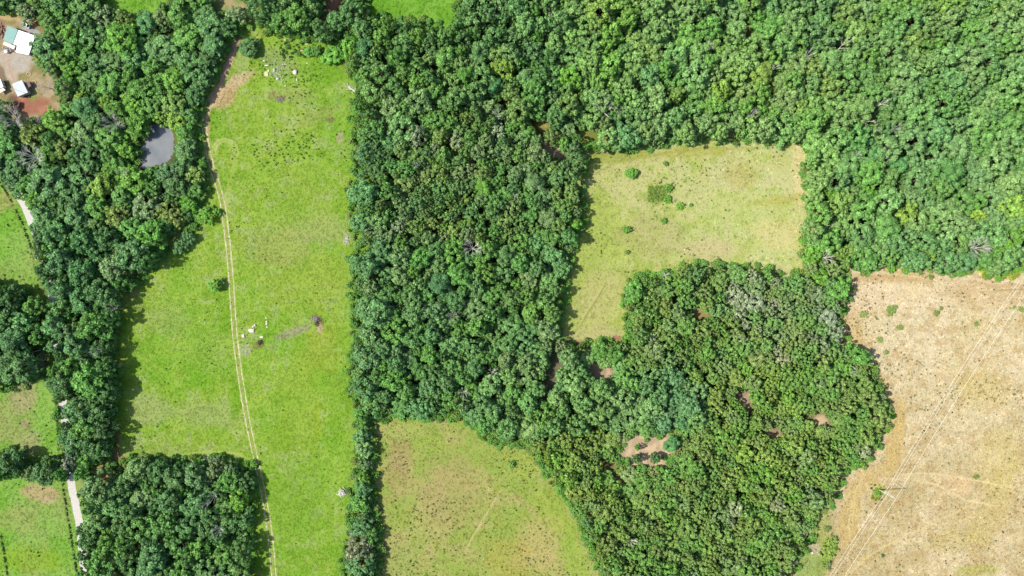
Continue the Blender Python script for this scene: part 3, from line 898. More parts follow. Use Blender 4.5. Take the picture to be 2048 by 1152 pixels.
DEFAULT = ('', None, (12, 20), dict(broad=3), dict(green=3, bluegreen=2), 11, .72)


def region(x, y):
    for g_ in REG:
        if bool(inside(g_[1], np.array([x]), np.array([y]))[0]):
            return g_
    return DEFAULT


def pick(dct):
    ks = list(dct); w = np.array([dct[k] for k in ks], float)
    return ks[int(rng.choice(len(ks), p=w / w.sum()))]


# hand placed crowns: x, y, radius (px), style, tint
HAND = [
    (50, 22, 20, 'fine', 'greyolive'), (92, 36, 19, 'broad', 'green'), (88, 98, 27, 'broad', 'bluegreen'), (138, 62, 19, 'broad', 'bright'), (142, 95, 21, 'broad', 'green'), (140, 144, 20, 'broad', 'bright'),
    (190, 130, 22, 'broad', 'bluegreen'), (240, 76, 36, 'cauli', 'bright'), (268, 114, 24, 'cauli', 'bluegreen'), (290, 44, 22, 'dome', 'teal'), (203, 30, 22, 'fine', 'greyolive'), (216, 166, 26, 'dome', 'green'), (276, 176, 26, 'broad', 'green'),
    (345, 158, 26, 'broad', 'bright'), (417, 48, 30, 'cauli', 'bluegreen'), (424, 88, 24, 'cauli', 'bluegreen'), (411, 120, 22, 'broad', 'dark'), (404, 152, 21, 'broad', 'dark'), (387, 188, 20, 'broad', 'dark'), (470, 30, 18, 'fine', 'greyolive'),
    (166, 214, 26, 'dome', 'teal'), (158, 192, 14, 'broad', 'yellow'), (104, 240, 24, 'broad', 'bright'), (262, 206, 22, 'broad', 'bright'), (272, 250, 26, 'broad', 'bright'), (214, 272, 26, 'broad', 'green'), (206, 206, 14, 'broad', 'yellow'), (350, 240, 20, 'fine', 'yellow'), (368, 262, 18, 'broad', 'green'),
    (320, 236, 14, 'fine', 'yellow'), (368, 300, 22, 'broad', 'bluegreen'), (366, 334, 20, 'broad', 'dark'), (300, 348, 18, 'broad', 'green'), (330, 346, 20, 'broad', 'bluegreen'), (250, 300, 18, 'broad', 'bright'), (232, 330, 18, 'broad', 'green'),
    (60, 270, 24, 'fine', 'olive'), (40, 330, 20, 'broad', 'dark'), (120, 300, 22, 'fine', 'olive'), (92, 363, 38, 'cauli', 'bluegreen'), (28, 340, 20, 'broad', 'bluegreen'), (140, 396, 28, 'broad', 'dark'), (200, 372, 24, 'broad', 'yellow'), (266, 360, 30, 'broad', 'bright'), (215, 340, 16, 'broad', 'bright'),
    (388, 352, 20, 'fine', 'olive'), (350, 372, 24, 'broad', 'dark'), (84, 432, 26, 'cauli', 'bluegreen'), (106, 470, 28, 'cauli', 'bluegreen'), (150, 436, 26, 'cauli', 'bluegreen'), (190, 412, 24, 'broad', 'green'), (286, 410, 28, 'fine', 'greyolive'), (232, 430, 24, 'fine', 'olive'), (376, 404, 16, 'broad', 'bright'),
    (330, 420, 19, 'fine', 'olive'), (350, 438, 18, 'fine', 'olive'), (300, 470, 28, 'broad', 'green'), (212, 476, 24, 'broad', 'dark'), (255, 510, 34, 'cauli', 'bluegreen'), (222, 536, 26, 'cauli', 'greyolive'), (160, 480, 26, 'cauli', 'dark'), (118, 520, 26, 'cauli', 'bluegreen'), (160, 546, 28, 'cauli', 'dark'), (84, 505, 18, 'fine', 'greyolive'),
    (200, 590, 30, 'broad', 'dark'), (160, 606, 26, 'cauli', 'bluegreen'), (116, 580, 24, 'cauli', 'bluegreen'), (176, 650, 30, 'cauli', 'green'), (4, 606, 30, 'broad', 'dark'), (66, 612, 22, 'broad', 'green'), (46, 646, 22, 'broad', 'bluegreen'), (22, 684, 28, 'dome', 'bluegreen'), (26, 735, 38, 'broad', 'dark'), (106, 652, 26, 'cauli', 'bluegreen'),
    (107, 692, 16, 'broad', 'bluegreen'), (150, 694, 28, 'cauli', 'bluegreen'), (196, 700, 22, 'broad', 'dark'), (176, 762, 36, 'cauli', 'green'), (120, 770, 24, 'cauli', 'bluegreen'), (140, 732, 22, 'broad', 'green'), (206, 782, 24, 'broad', 'dark'), (150, 822, 28, 'cauli', 'bluegreen'), (196, 832, 22, 'broad', 'dark'), (166, 862, 28, 'cauli', 'green'), (140, 880, 22, 'broad', 'bluegreen'), (184, 896, 28, 'broad', 'dark'), (176, 920, 18, 'broad', 'green'),
    (14, 926, 26, 'broad', 'dark'), (88, 946, 26, 'broad', 'dark'), (56, 952, 15, 'fine', 'greyolive'), (136, 930, 14, 'fine', 'pale'), (162, 946, 17, 'broad', 'green'),
    (270, 942, 26, 'cauli', 'mint'), (312, 946, 22, 'broad', 'dark'), (346, 960, 22, 'cauli', 'bluegreen'), (390, 956, 26, 'cauli', 'bluegreen'), (428, 940, 18, 'fine', 'greyolive'), (456, 968, 22, 'broad', 'green'), (476, 998, 22, 'broad', 'bright'), (188, 1045, 24, 'cauli', 'mint'), (172, 1084, 22, 'broad', 'dark'), (300, 1120, 34, 'cauli', 'bluegreen'), (390, 1010, 28, 'cauli', 'bluegreen'),
    (724, 872, 15, 'broad', 'bluegreen'), (726, 900, 16, 'broad', 'mint'), (730, 930, 12, 'fine', 'greyolive'), (726, 955, 14, 'broad', 'bright'), (726, 978, 18, 'cauli', 'bluegreen'), (720, 1010, 19, 'broad', 'green'), (724, 1032, 14, 'fine', 'dark'), (722, 1058, 19, 'cauli', 'bluegreen'), (717, 1098, 28, 'fine', 'brown'), (720, 1134, 28, 'cauli', 'bluegreen'),
    (730, 302, 20, 'broad', 'bluegreen'), (728, 386, 28, 'cauli', 'bluegreen'), (720, 444, 20, 'cauli', 'bluegreen'), (752, 442, 20, 'cauli', 'mint'), (730, 532, 28, 'cauli', 'bluegreen'), (745, 624, 36, 'cauli', 'bluegreen'), (790, 664, 26, 'cauli', 'green'), (734, 716, 28, 'cauli', 'bluegreen'), (732, 776, 24, 'cauli', 'bluegreen'), (800, 552, 20, 'cauli', 'mint'),
    (840, 818, 24, 'broad', 'bluegreen'), (722, 838, 16, 'broad', 'green'), (880, 570, 24, 'dome', 'teal'), (968, 372, 18, 'dome', 'bright'), (930, 150, 20, 'dome', 'green'), (990, 172, 16, 'dome', 'teal'), (700, 92, 22, 'broad', 'bright'), (725, 96, 24, 'dome', 'teal'), (838, 200, 30, 'cauli', 'mint'), (800, 254, 30, 'cauli', 'mint'), (870, 236, 24, 'cauli', 'green'),
    (1005, 134, 22, 'broad', 'yellow'), (1152, 447, 13, 'dome', 'bright'), (1205, 200, 26, 'cauli', 'mint'), (1180, 195, 20, 'cauli', 'mint'), (1310, 200, 30, 'cauli', 'mint'), (1320, 250, 24, 'cauli', 'mint'), (1395, 150, 30, 'cauli', 'mint'), (1410, 245, 26, 'cauli', 'mint'), (1258, 270, 28, 'cauli', 'bluegreen'), (1445, 180, 24, 'cauli', 'yellow'), (1300, 150, 26, 'cauli', 'bluegreen'),
    (1220, 270, 20, 'cauli', 'mint'), (1140, 152, 24, 'cauli', 'bright'), (1955, 432, 18, 'cauli', 'yellow'), (1818, 424, 20, 'broad', 'yellow'), (2030, 410, 26, 'cauli', 'yellow'), (1735, 380, 18, 'broad', 'bright'), (1658, 385, 16, 'broad', 'bright'), (1895, 465, 22, 'cauli', 'mint'), (1840, 445, 22, 'cauli', 'mint'), (1800, 330, 18, 'dome', 'teal'),
    (1900, 525, 24, 'cauli', 'bluegreen'), (1835, 520, 24, 'cauli', 'bluegreen'), (1862, 512, 10, 'broad', 'yellow'), (2028, 474, 24, 'broad', 'bright'), (1996, 500, 15, 'fine', 'bright'), (1680, 580, 24, 'broad', 'green'), (1640, 555, 18, 'broad', 'bright'), (1630, 510, 18, 'broad', 'bright'), (1720, 712, 22, 'broad', 'green'), (1704, 915, 18, 'broad', 'green'), (1270, 586, 22, 'broad', 'green'),
    (1330, 610, 18, 'broad', 'olive'), (1230, 708, 20, 'cauli', 'green'), (1200, 702, 18, 'broad', 'green'), (1123, 692, 12, 'fine', 'greyolive'), (1150, 770, 24, 'cauli', 'mint'), (1245, 800, 26, 'cauli', 'mint'), (1300, 820, 24, 'cauli', 'mint'), (1345, 890, 15, 'dome', 'teal'), (1276, 896, 6, 'broad', 'green'), (1311, 918, 9, 'broad', 'dark'), (1274, 920, 9, 'broad', 'dark'), (1620, 985, 13, 'fine', 'greyolive'),
]
HAND += [(8, 350, 14, 'broad', 'bluegreen'), (20, 368, 15, 'broad', 'dark'), (34, 388, 13, 'broad', 'bluegreen'), (78, 474, 15, 'broad', 'bluegreen'), (77, 492, 13, 'broad', 'dark'), (90, 502, 16, 'broad', 'green'), (97, 536, 16, 'broad', 'dark'), (94, 566, 14, 'broad', 'bluegreen'), (72, 458, 15, 'broad', 'bluegreen'), (84, 540, 14, 'broad', 'dark'), (108, 742, 14, 'broad', 'green'), (164, 1060, 13, 'broad', 'bluegreen'), (166, 1112, 14, 'broad', 'dark'), (166, 1150, 14, 'broad', 'green')]
# room that stays open round the bare dead trees
DEADXY = [(222, 246, 23), (60, 312, 27), (20, 236, 28), (92, 172, 17), (244, 345, 10), (944, 496, 20), (1210, 218, 20), (1240, 220, 12), (1505, 228, 13), (1620, 108, 15), (1686, 92, 16), (1552, 132, 10), (1748, 238, 15), (1762, 212, 13), (1792, 254, 11), (1758, 255, 9), (1664, 452, 13), (1658, 514, 14), (1960, 494, 22), (1335, 540, 11), (220, 618, 11), (188, 702, 12), (984, 748, 12), (926, 786, 12), (1262, 1083, 13), (422, 996, 12), (408, 1012, 10), (434, 1062, 14), (1104, 26, 9), (995, 228, 11), (830, 330, 8), (905, 632, 12), (1420, 90, 10), (1715, 310, 10), (1762, 318, 10)]
trees = []           # x, y, r, style, tint, height, region name
GRID = {}


def near_ok(x, y, r, fac):
    cx_, cy_ = int(x // 60), int(y // 60)
    for i in range(cx_ - 1, cx_ + 2):
        for j in range(cy_ - 1, cy_ + 2):
            for (X, Y, q) in GRID.get((i, j), ()):
                if (x - X) ** 2 + (y - Y) ** 2 < ((r + q) * fac) ** 2:
                    return False
    return True


def add_tree(x, y, r, st, ti, h, nm):
    trees.append((x, y, r, st, ti, h, nm))
    GRID.setdefault((int(x // 60), int(y // 60)), []).append((x, y, r))


for (x, y, r, st, ti) in HAND:
    g_ = region(x, y)
    add_tree(x, y, r, st, ti, max(3.0, min(g_[5] + (r - 18) * .22, 2.2 + r * .62)), g_[0])
# bigger crowns first, then ever smaller ones into the gaps, last a low understorey
for lvl, tries in ((1.45, 1300), (1.0, 9000), (.78, 12000), (.55, 16000), (.3, 22000), (.05, 26000)):
    X = rng.uniform(-150, 2200, tries); Y = rng.uniform(-130, 1290, tries)
    okc = ~is_open(X, Y)
    for x, y in zip(X[okc], Y[okc]):
        g_ = region(x, y)
        lo, hi = g_[2]
        r = lo + (hi - lo) * lvl * rng.uniform(.75, 1.0)
        if not near_ok(x, y, r, g_[6]):
            continue
        if is_open(x + RING[:, 0] * r * .78, y + RING[:, 1] * r * .78).any():
            continue
        if any(math.hypot(x - a, y - b_) < c * .55 + r * .6 for a, b_, c in DEADXY):
            continue
        low = .55 if math.hypot(x - 1296, y - 905) < 100 or (abs(x - 1640) < 50 and abs(y - 845) < 30) or math.hypot(x - 1205, y - 742) < 40 else 1.0
        add_tree(x, y, r, pick(g_[3]), pick(g_[4]), (g_[5] * rng.uniform(.70, 1.28) + (r - 16) * .14) * low, g_[0])
n_main = len(trees)
for x, y in zip(rng.uniform(-150, 2200, 30000), rng.uniform(-130, 1290, 30000)):
    if is_open(x, y):
        continue
    g_ = region(x, y)
    r = rng.uniform(7.5, 10)
    if any(math.hypot(x - a, y - b_) < c * .5 for a, b_, c in DEADXY):
        continue
    if near_ok(x, y, r, .62) and not is_open(x + RING[:, 0] * r * .7, y + RING[:, 1] * r * .7).any():
        add_tree(x, y, r, pick(dict(broad=2, fine=3)), pick(g_[4]), g_[5] * rng.uniform(.45, .7), g_[0])
print('trees', len(trees), n_main)


REGMEAN = {}
for g_ in REG + [DEFAULT]:
    w_ = sum(g_[4].values())
    REGMEAN[g_[0]] = sum(np.array(TINT[k]) * v for k, v in g_[4].items()) / w_


def tint_of(ti, nm=None, x=0.0, y=0.0):
    c = np.array(TINT[ti]) * rng.uniform(.9, 1.12)
    if nm is not None:
        c = c * .55 + REGMEAN[nm] * .45
        q = float(fbm(np.array([x]), np.array([y]), 150, 31, 2)[0]) - .5
        c = c * np.array([1 + q * .35, 1 + q * .22, 1 - q * .2])
    return np.clip(c * (1 + rng.normal(0, .03, 3)), 0.005, .6)


# ------------------------------------------------------------------ labels for single trees
LAND = [('the pond', 312, 292), ('the teal and white roofed house', 40, 80), ('the small white roofed shed', 40, 177), ('the red earth yard', 66, 212), ('the pale bare tree left of the pond', 222, 246), ('the branchy grey dead tree by the west pasture', 60, 312),
        ('the pair of dark bushes on the pasture', 365, 484), ('the lone tree beside the dirt track', 430, 570), ('the two fallen trunks', 68, 706), ('the gravel road opening', 148, 1000), ('the tan boulder at the block corner', 227, 926), ('the bright corner field', 262, 8),
        ('the bush at the pasture top', 497, 93), ('the red track', 655, 16), ('the bright field at the top', 815, 20), ('the fallen tree on the pasture edge', 706, 182), ('the silver dead tree in the middle wood', 943, 495), ('the pink bare gap north of the wood', 1106, 300),
        ('the square meadow top left corner', 1182, 292), ('the square meadow top right corner', 1616, 281), ('the square meadow lower right corner', 1609, 548), ('the square meadow lower left corner', 1115, 676), ('the leaning dead tree on the meadow edge', 1335, 540), ('the sandy clearing', 1296, 905),
        ('the white snag near the straw field', 1658, 515), ('the grey fallen tree above the straw field', 1666, 455), ('the pale bare tree near the right edge', 1960, 492), ('the straw field bulge', 1780, 845), ('the utility pole', 1757, 979), ('the lower meadow top left corner', 748, 836), ('the lower meadow right edge', 1092, 945),
        ('the lone bush on the lower meadow', 1023, 929), ('the dark dug pit on the pasture', 632, 640), ('the dead trunks in the right wood', 1750, 225), ('the large dead branch in the top wood', 1210, 216), ('the forked snag in the top right wood', 1622, 110), ('the middle of the top edge', 1024, 0), ('the top right corner', 2048, 0),
        ('the right picture edge', 2048, 300), ('the bottom edge of the olive wood', 1400, 1152), ('the brownish hedgerow tree', 717, 1098), ('the south block top right corner', 500, 932), ('the dark path gap', 1104, 745), ('the bottom left block', 330, 1152), ('the bright bush by the white snag', 1640, 1100)]
NUM = ['touching', 'one crown width', 'two crown widths', 'three crown widths', 'four crown widths', 'five crown widths', 'six crown widths', 'seven crown widths', 'eight crown widths', 'nine crown widths', 'ten crown widths']
DIRS = ['right of', 'lower right of', 'below', 'lower left of', 'left of', 'upper left of', 'above', 'upper right of']
used_labels = set()


def tree_label(x, y, r, st, ti):
    size = 'huge' if r >= 32 else 'large' if r >= 25 else 'broad' if r >= 20 else 'medium'
    tex = {'cauli': 'lumpy', 'broad': 'leafy', 'fine': 'feathery', 'dome': 'smooth domed', 'airy': 'thin'}[st]
    order = sorted(LAND, key=lambda l: math.hypot(l[1] - x, l[2] - y))
    for try_ in range(12):
        ln, lx, ly = order[try_]
        d = math.hypot(x - lx, y - ly)
        k = int(round(d / (2 * r)))
        dr = DIRS[int(round(math.degrees(math.atan2(y - ly, x - lx)) / 45)) % 8]
        if k >= len(NUM):
            continue
        where = f'just {dr} {ln}' if k == 0 else f'{NUM[k]} {dr} {ln}'
        for lab in (f'{size} {WORD[ti]} {tex} tree, {where}', f'{size} {WORD[ti]} tree, {where}', f'{size} tree, {where}'):
            if lab not in used_labels and len(lab.split()) <= 16:
                used_labels.add(lab)
                return lab
    return lab


def place_tree(x, y, r, st, ti, h, label=None, cat='tree', name=None, group='trees of the woods and field edges', k=None, tint=None):
    k = int(rng.integers(len(PROTO[st]))) if k is None else k
    rad = r * PX * (CAM_H - h * .75) / CAM_H
    X, Y, _ = W(x, y, h * .75)
    root = empty(name or 'tree', (X, Y, 0), float(rng.uniform(0, 6.28)), label, cat, group)
    s = rad / 5.0
    cm, tm = PROTO[st][k]
    for nm, me_ in (('trunk', tm), ('crown', cm)):
        o_ = bpy.data.objects.new(nm, me_)
        COL.objects.link(o_)
        o_.parent = root
        o_.scale = (s * .98, s * .98, h / 12.0)
        if nm == 'crown':
            c = tint_of(ti) if tint is None else tint
            o_['tint'] = [float(q) for q in c]
    return root


order = sorted(range(len(trees)), key=lambda i: -trees[i][2])
N_SINGLE = 285
single = set()
for i in order:
    x, y, r, st, ti, h, nm = trees[i]
    if -r * .5 < x < 2048 + r * .5 and -r * .5 < y < 1152 + r * .5:
        single.add(i)
    if len(single) == N_SINGLE:
        break
pos, rot, scl, pid, tint = [], [], [], [], []
for i, (x, y, r, st, ti, h, nm) in enumerate(trees):
    if i in single:
        place_tree(x, y, r, st, ti, h, tree_label(x, y, r, st, ti), tint=tint_of(ti, nm, x, y) if i >= len(HAND) else None)
    else:
        k = int(rng.integers(len(PROTO[st])))
        X, Y, _ = W(x, y, h * .75)
        s = r * PX * (CAM_H - h * .75) / CAM_H / 5.0
        pos.append((X, Y, 0)); rot.append((0, 0, rng.uniform(0, 6.28))); scl.append((s * rng.uniform(.92, 1.1), s * rng.uniform(.92, 1.1), h / 12))
        pid.append(PIDX[(st, k)]); tint.append(tint_of(ti, nm if i >= len(HAND) else None, x, y))
EDGE = []
for nm, poly in FIELDS.items():
    if nm not in ('pasture', 'meadow', 'lowermeadow', 'dryfield', 'westpasture2', 'topfield', 'clearing', 'pondbank'):
        continue
    dens = {'lowermeadow': .5, 'pasture': .3, 'dryfield': .16, 'meadow': .22}.get(nm, .2)
    for (x0, y0), (x1, y1) in zip(poly, poly[1:] + poly[:1]):
        L = math.hypot(x1 - x0, y1 - y0)
        if L > 400:
            continue
        for _ in range(int(L * dens + rng.random())):
            t_ = rng.random()
            x, y = x0 + (x1 - x0) * t_ + rng.normal(0, 5), y0 + (y1 - y0) * t_ + rng.normal(0, 5)
            if -20 < x < 2070 and -20 < y < 1170:
                EDGE.append((x, y, rng.uniform(3, 7.5), pick(dict(broad=2, fine=2)), pick(dict(bright=3, green=4, olive=2)), rng.uniform(1.2, 3.2)))
for (x, y, r, st, ti, h) in EDGE:
    X, Y, _ = W(x, y, h * .7)
    s = r * PX / 5.0
    pos.append((X, Y, 0)); rot.append((0, 0, rng.uniform(0, 6.28))); scl.append((s, s, h / 12)); pid.append(PIDX[(st, int(rng.integers(4)))]); tint.append(tint_of(ti))
scatter('woodland', [p[2] for p in PROTO_JOINED], pos, rot, scl, pid, tint)

# ------------------------------------------------------------------ dead trees
def dead_arrays(seed, rad, h, lean=(0, 0), limbs=9, subs=3, thick=.3):
    r = np.random.default_rng(seed)
    tv, tf, bv, bf = [], [], [], []
    top = np.array([lean[0], lean[1], h * .55])
    p = np.array([0, 0, -.1]); rr = thick
    for k in range(1, 4):
        q = top * k / 3 + np.array([*r.normal(0, .12, 2), 0])
        tube(tv, tf, p, q, rr, rr * .82, 7)
        p, rr = q, rr * .82
    for k in range(limbs):
        a = 6.283 * k / limbs + r.normal(0, .35)
        b0 = top * r.uniform(.6, 1.0)
        L = rad * r.uniform(.65, 1.05)
        e0 = b0 + np.array([math.cos(a) * L * .5, math.sin(a) * L * .5, (h - b0[2]) * r.uniform(.3, .6)])
        e1 = e0 + np.array([math.cos(a + r.normal(0, .3)) * L * .5, math.sin(a + r.normal(0, .3)) * L * .5, (h - e0[2]) * r.uniform(.2, .9)])
        tube(bv, bf, b0, e0, rr * .75, rr * .45, 5); tube(bv, bf, e0, e1, rr * .45, rr * .15, 5)
        for j in range(subs):
            s_ = e0 + (e1 - e0) * r.uniform(0, .7)
            aa = a + r.choice([-1, 1]) * r.uniform(.4, 1.0)
            l2 = L * r.uniform(.25, .5)
            tube(bv, bf, s_, s_ + np.array([math.cos(aa) * l2, math.sin(aa) * l2, r.uniform(.2, 1.4)]), rr * .3, rr * .1, 4)
    return tv, tf, bv, bf


def dead_tree(x, y, r, h, label, seed, lean=(0, 0), limbs=9, subs=3, thick=.3, mat=None):
    h = h + 3 if h >= 11 else h + 1
    X, Y, _ = W(x, y, h * .8)
    root = empty('dead_tree', (X, Y, 0), 0, label, 'dead tree', 'bare dead trees')
    tv, tf, bv, bf = dead_arrays(seed, r * PX, h, lean, limbs, subs, thick)
    mesh_obj('trunk', tv, tf, mat or M_DEAD, root)
    mesh_obj('branches', bv, bf, mat or M_DEAD, root)
    return root


M_DEADG = plain('weathered_branches', (0.37, 0.355, 0.30), .9, .2, 3)
M_DEADL = plain('bleached_branches', (0.50, 0.475, 0.41), .85, .2, 3)
for i, (x, y, r, h, lab, kw) in enumerate([
    (222, 246, 23, 15, 'pale bare branchy tree just left of the pond', dict(limbs=16, subs=8, thick=.26, mat=M_DEADG)),
    (60, 312, 27, 13, 'big grey dead tree with bare spreading limbs right of the west pasture corner', dict(limbs=18, subs=8, thick=.4)),
    (20, 236, 28, 13, 'grey dead tree with feathery bare twigs below the red earth yard', dict(limbs=18, subs=9, thick=.3, mat=M_DEADG)),
    (92, 172, 17, 9, 'small bare whitish tree between the white shed and the wood', dict(limbs=14, subs=8, thick=.2, mat=M_DEADG)),
    (244, 345, 10, 13, 'small grey bare treetop below left of the pond', dict(limbs=10, subs=6, thick=.2)),
    (944, 496, 20, 15, 'silver dead tree with splayed branches in the centre of the middle wood', dict(limbs=14, subs=7, thick=.22, mat=M_DEADL)),
    (1210, 218, 20, 13, 'white dead branches jutting below a mint crown in the top wood', dict(limbs=9, subs=4, thick=.34, mat=M_DEADL)),
    (1240, 220, 12, 12, 'slim white dead limbs right of the larger dead branches in the top wood', dict(limbs=7, subs=4, thick=.22, mat=M_DEADL)),
    (1505, 228, 13, 13, 'pale snag standing above the square meadow', dict(limbs=9, subs=4, thick=.28, mat=M_DEADL)),
    (1620, 108, 15, 13, 'forked white snag high in the top right wood', dict(limbs=7, subs=4, thick=.3, mat=M_DEADL)),
    (1686, 92, 16, 13, 'long grey leaning snag right of the forked white snag', dict(limbs=5, subs=5, thick=.26, lean=(2, 2), mat=M_DEADL)),
    (1552, 132, 10, 13, 'little white snag left of the forked snag', dict(limbs=8, subs=4, thick=.24, mat=M_DEADL)),
    (1748, 238, 15, 12, 'white dead trunk lying open in the right wood, lower of a pair', dict(limbs=6, subs=5, thick=.34, lean=(-3, -.6), mat=M_DEADL)),
    (1762, 212, 13, 12, 'white dead trunk in the right wood, upper of a pair', dict(limbs=5, subs=4, thick=.3, lean=(2, 2), mat=M_DEADL)),
    (1792, 254, 11, 12, 'white forked snag just right of the two dead trunks', dict(limbs=7, subs=4, thick=.26, mat=M_DEADL)),
    (1758, 255, 9, 11, 'tiny white snag directly under the two dead trunks', dict(limbs=6, subs=3, thick=.2, mat=M_DEADL)),
    (1664, 452, 13, 8, 'dead tree toppled toward the meadow edge in the east wood', dict(limbs=6, subs=4, thick=.32, lean=(-2.5, .2), mat=M_DEADL)),
    (1658, 514, 14, 12, 'bright white snag at the corner above the straw field', dict(limbs=10, subs=4, thick=.32, mat=M_DEADL)),
    (1960, 494, 22, 14, 'pale half bare tree above the straw field near the right edge', dict(limbs=18, subs=9, thick=.28, mat=M_DEADG)),
    (1335, 540, 11, 9, 'thin leaning dead tree at the lower edge of the square meadow', dict(limbs=6, subs=5, thick=.26, lean=(-1, -3))),
    (220, 618, 11, 11, 'pinkish grey bare bush tree on the west wood edge above the pasture', dict(limbs=12, subs=7, thick=.18, mat=M_DEADG)),
    (188, 702, 12, 15, 'grey bare twigs inside the dark west wood', dict(limbs=8, subs=6, thick=.2)),
    (984, 748, 12, 14, 'white forked snag near the lower middle wood', dict(limbs=8, subs=4, thick=.26, mat=M_DEADL)),
    (926, 786, 12, 13, 'pale bare branches right above the lower meadow', dict(limbs=9, subs=5, thick=.24)),
    (1262, 1083, 13, 9, 'white and black snag near the bottom of the olive wood', dict(limbs=8, subs=4, thick=.3, mat=M_DEADL)),
    (422, 996, 12, 14, 'pale dead limbs in the bottom left block, upper of three', dict(limbs=8, subs=5, thick=.24, mat=M_DEADL)),
    (408, 1012, 10, 14, 'white twigs in the bottom left block, middle of three', dict(limbs=8, subs=5, thick=.2)),
    (434, 1062, 14, 14, 'broad pale dead branches in the bottom left block, lowest of three', dict(limbs=9, subs=5, thick=.26)),
    (1104, 26, 9, 12, 'slim white snag at the top edge of the north wood', dict(limbs=6, subs=4, thick=.2, mat=M_DEADL)),
    (995, 228, 11, 13, 'white bare limbs in the north wood above the bare gap', dict(limbs=8, subs=5, thick=.24, mat=M_DEADL)),
    (830, 330, 8, 12, 'small white snag in the upper left of the middle wood', dict(limbs=7, subs=4, thick=.22, mat=M_DEADL)),
    (905, 632, 12, 13, 'greyish twiggy tree in the lower middle wood', dict(limbs=12, subs=7, thick=.2, mat=M_DEADG)),
    (1420, 90, 10, 12, 'pale bare treetop in the top wood above the meadow', dict(limbs=9, subs=6, thick=.2)),
    (1715, 310, 10, 12, 'thin white snag right of the square meadow top corner', dict(limbs=6, subs=4, thick=.22, mat=M_DEADL)),
    (1762, 318, 10, 11, 'white horizontal dead limb in the east wood', dict(limbs=4, subs=4, thick=.26, lean=(2.5, .5), mat=M_DEADL)),
]):
    dead_tree(x, y, r, h, lab, 50 + i, **kw)


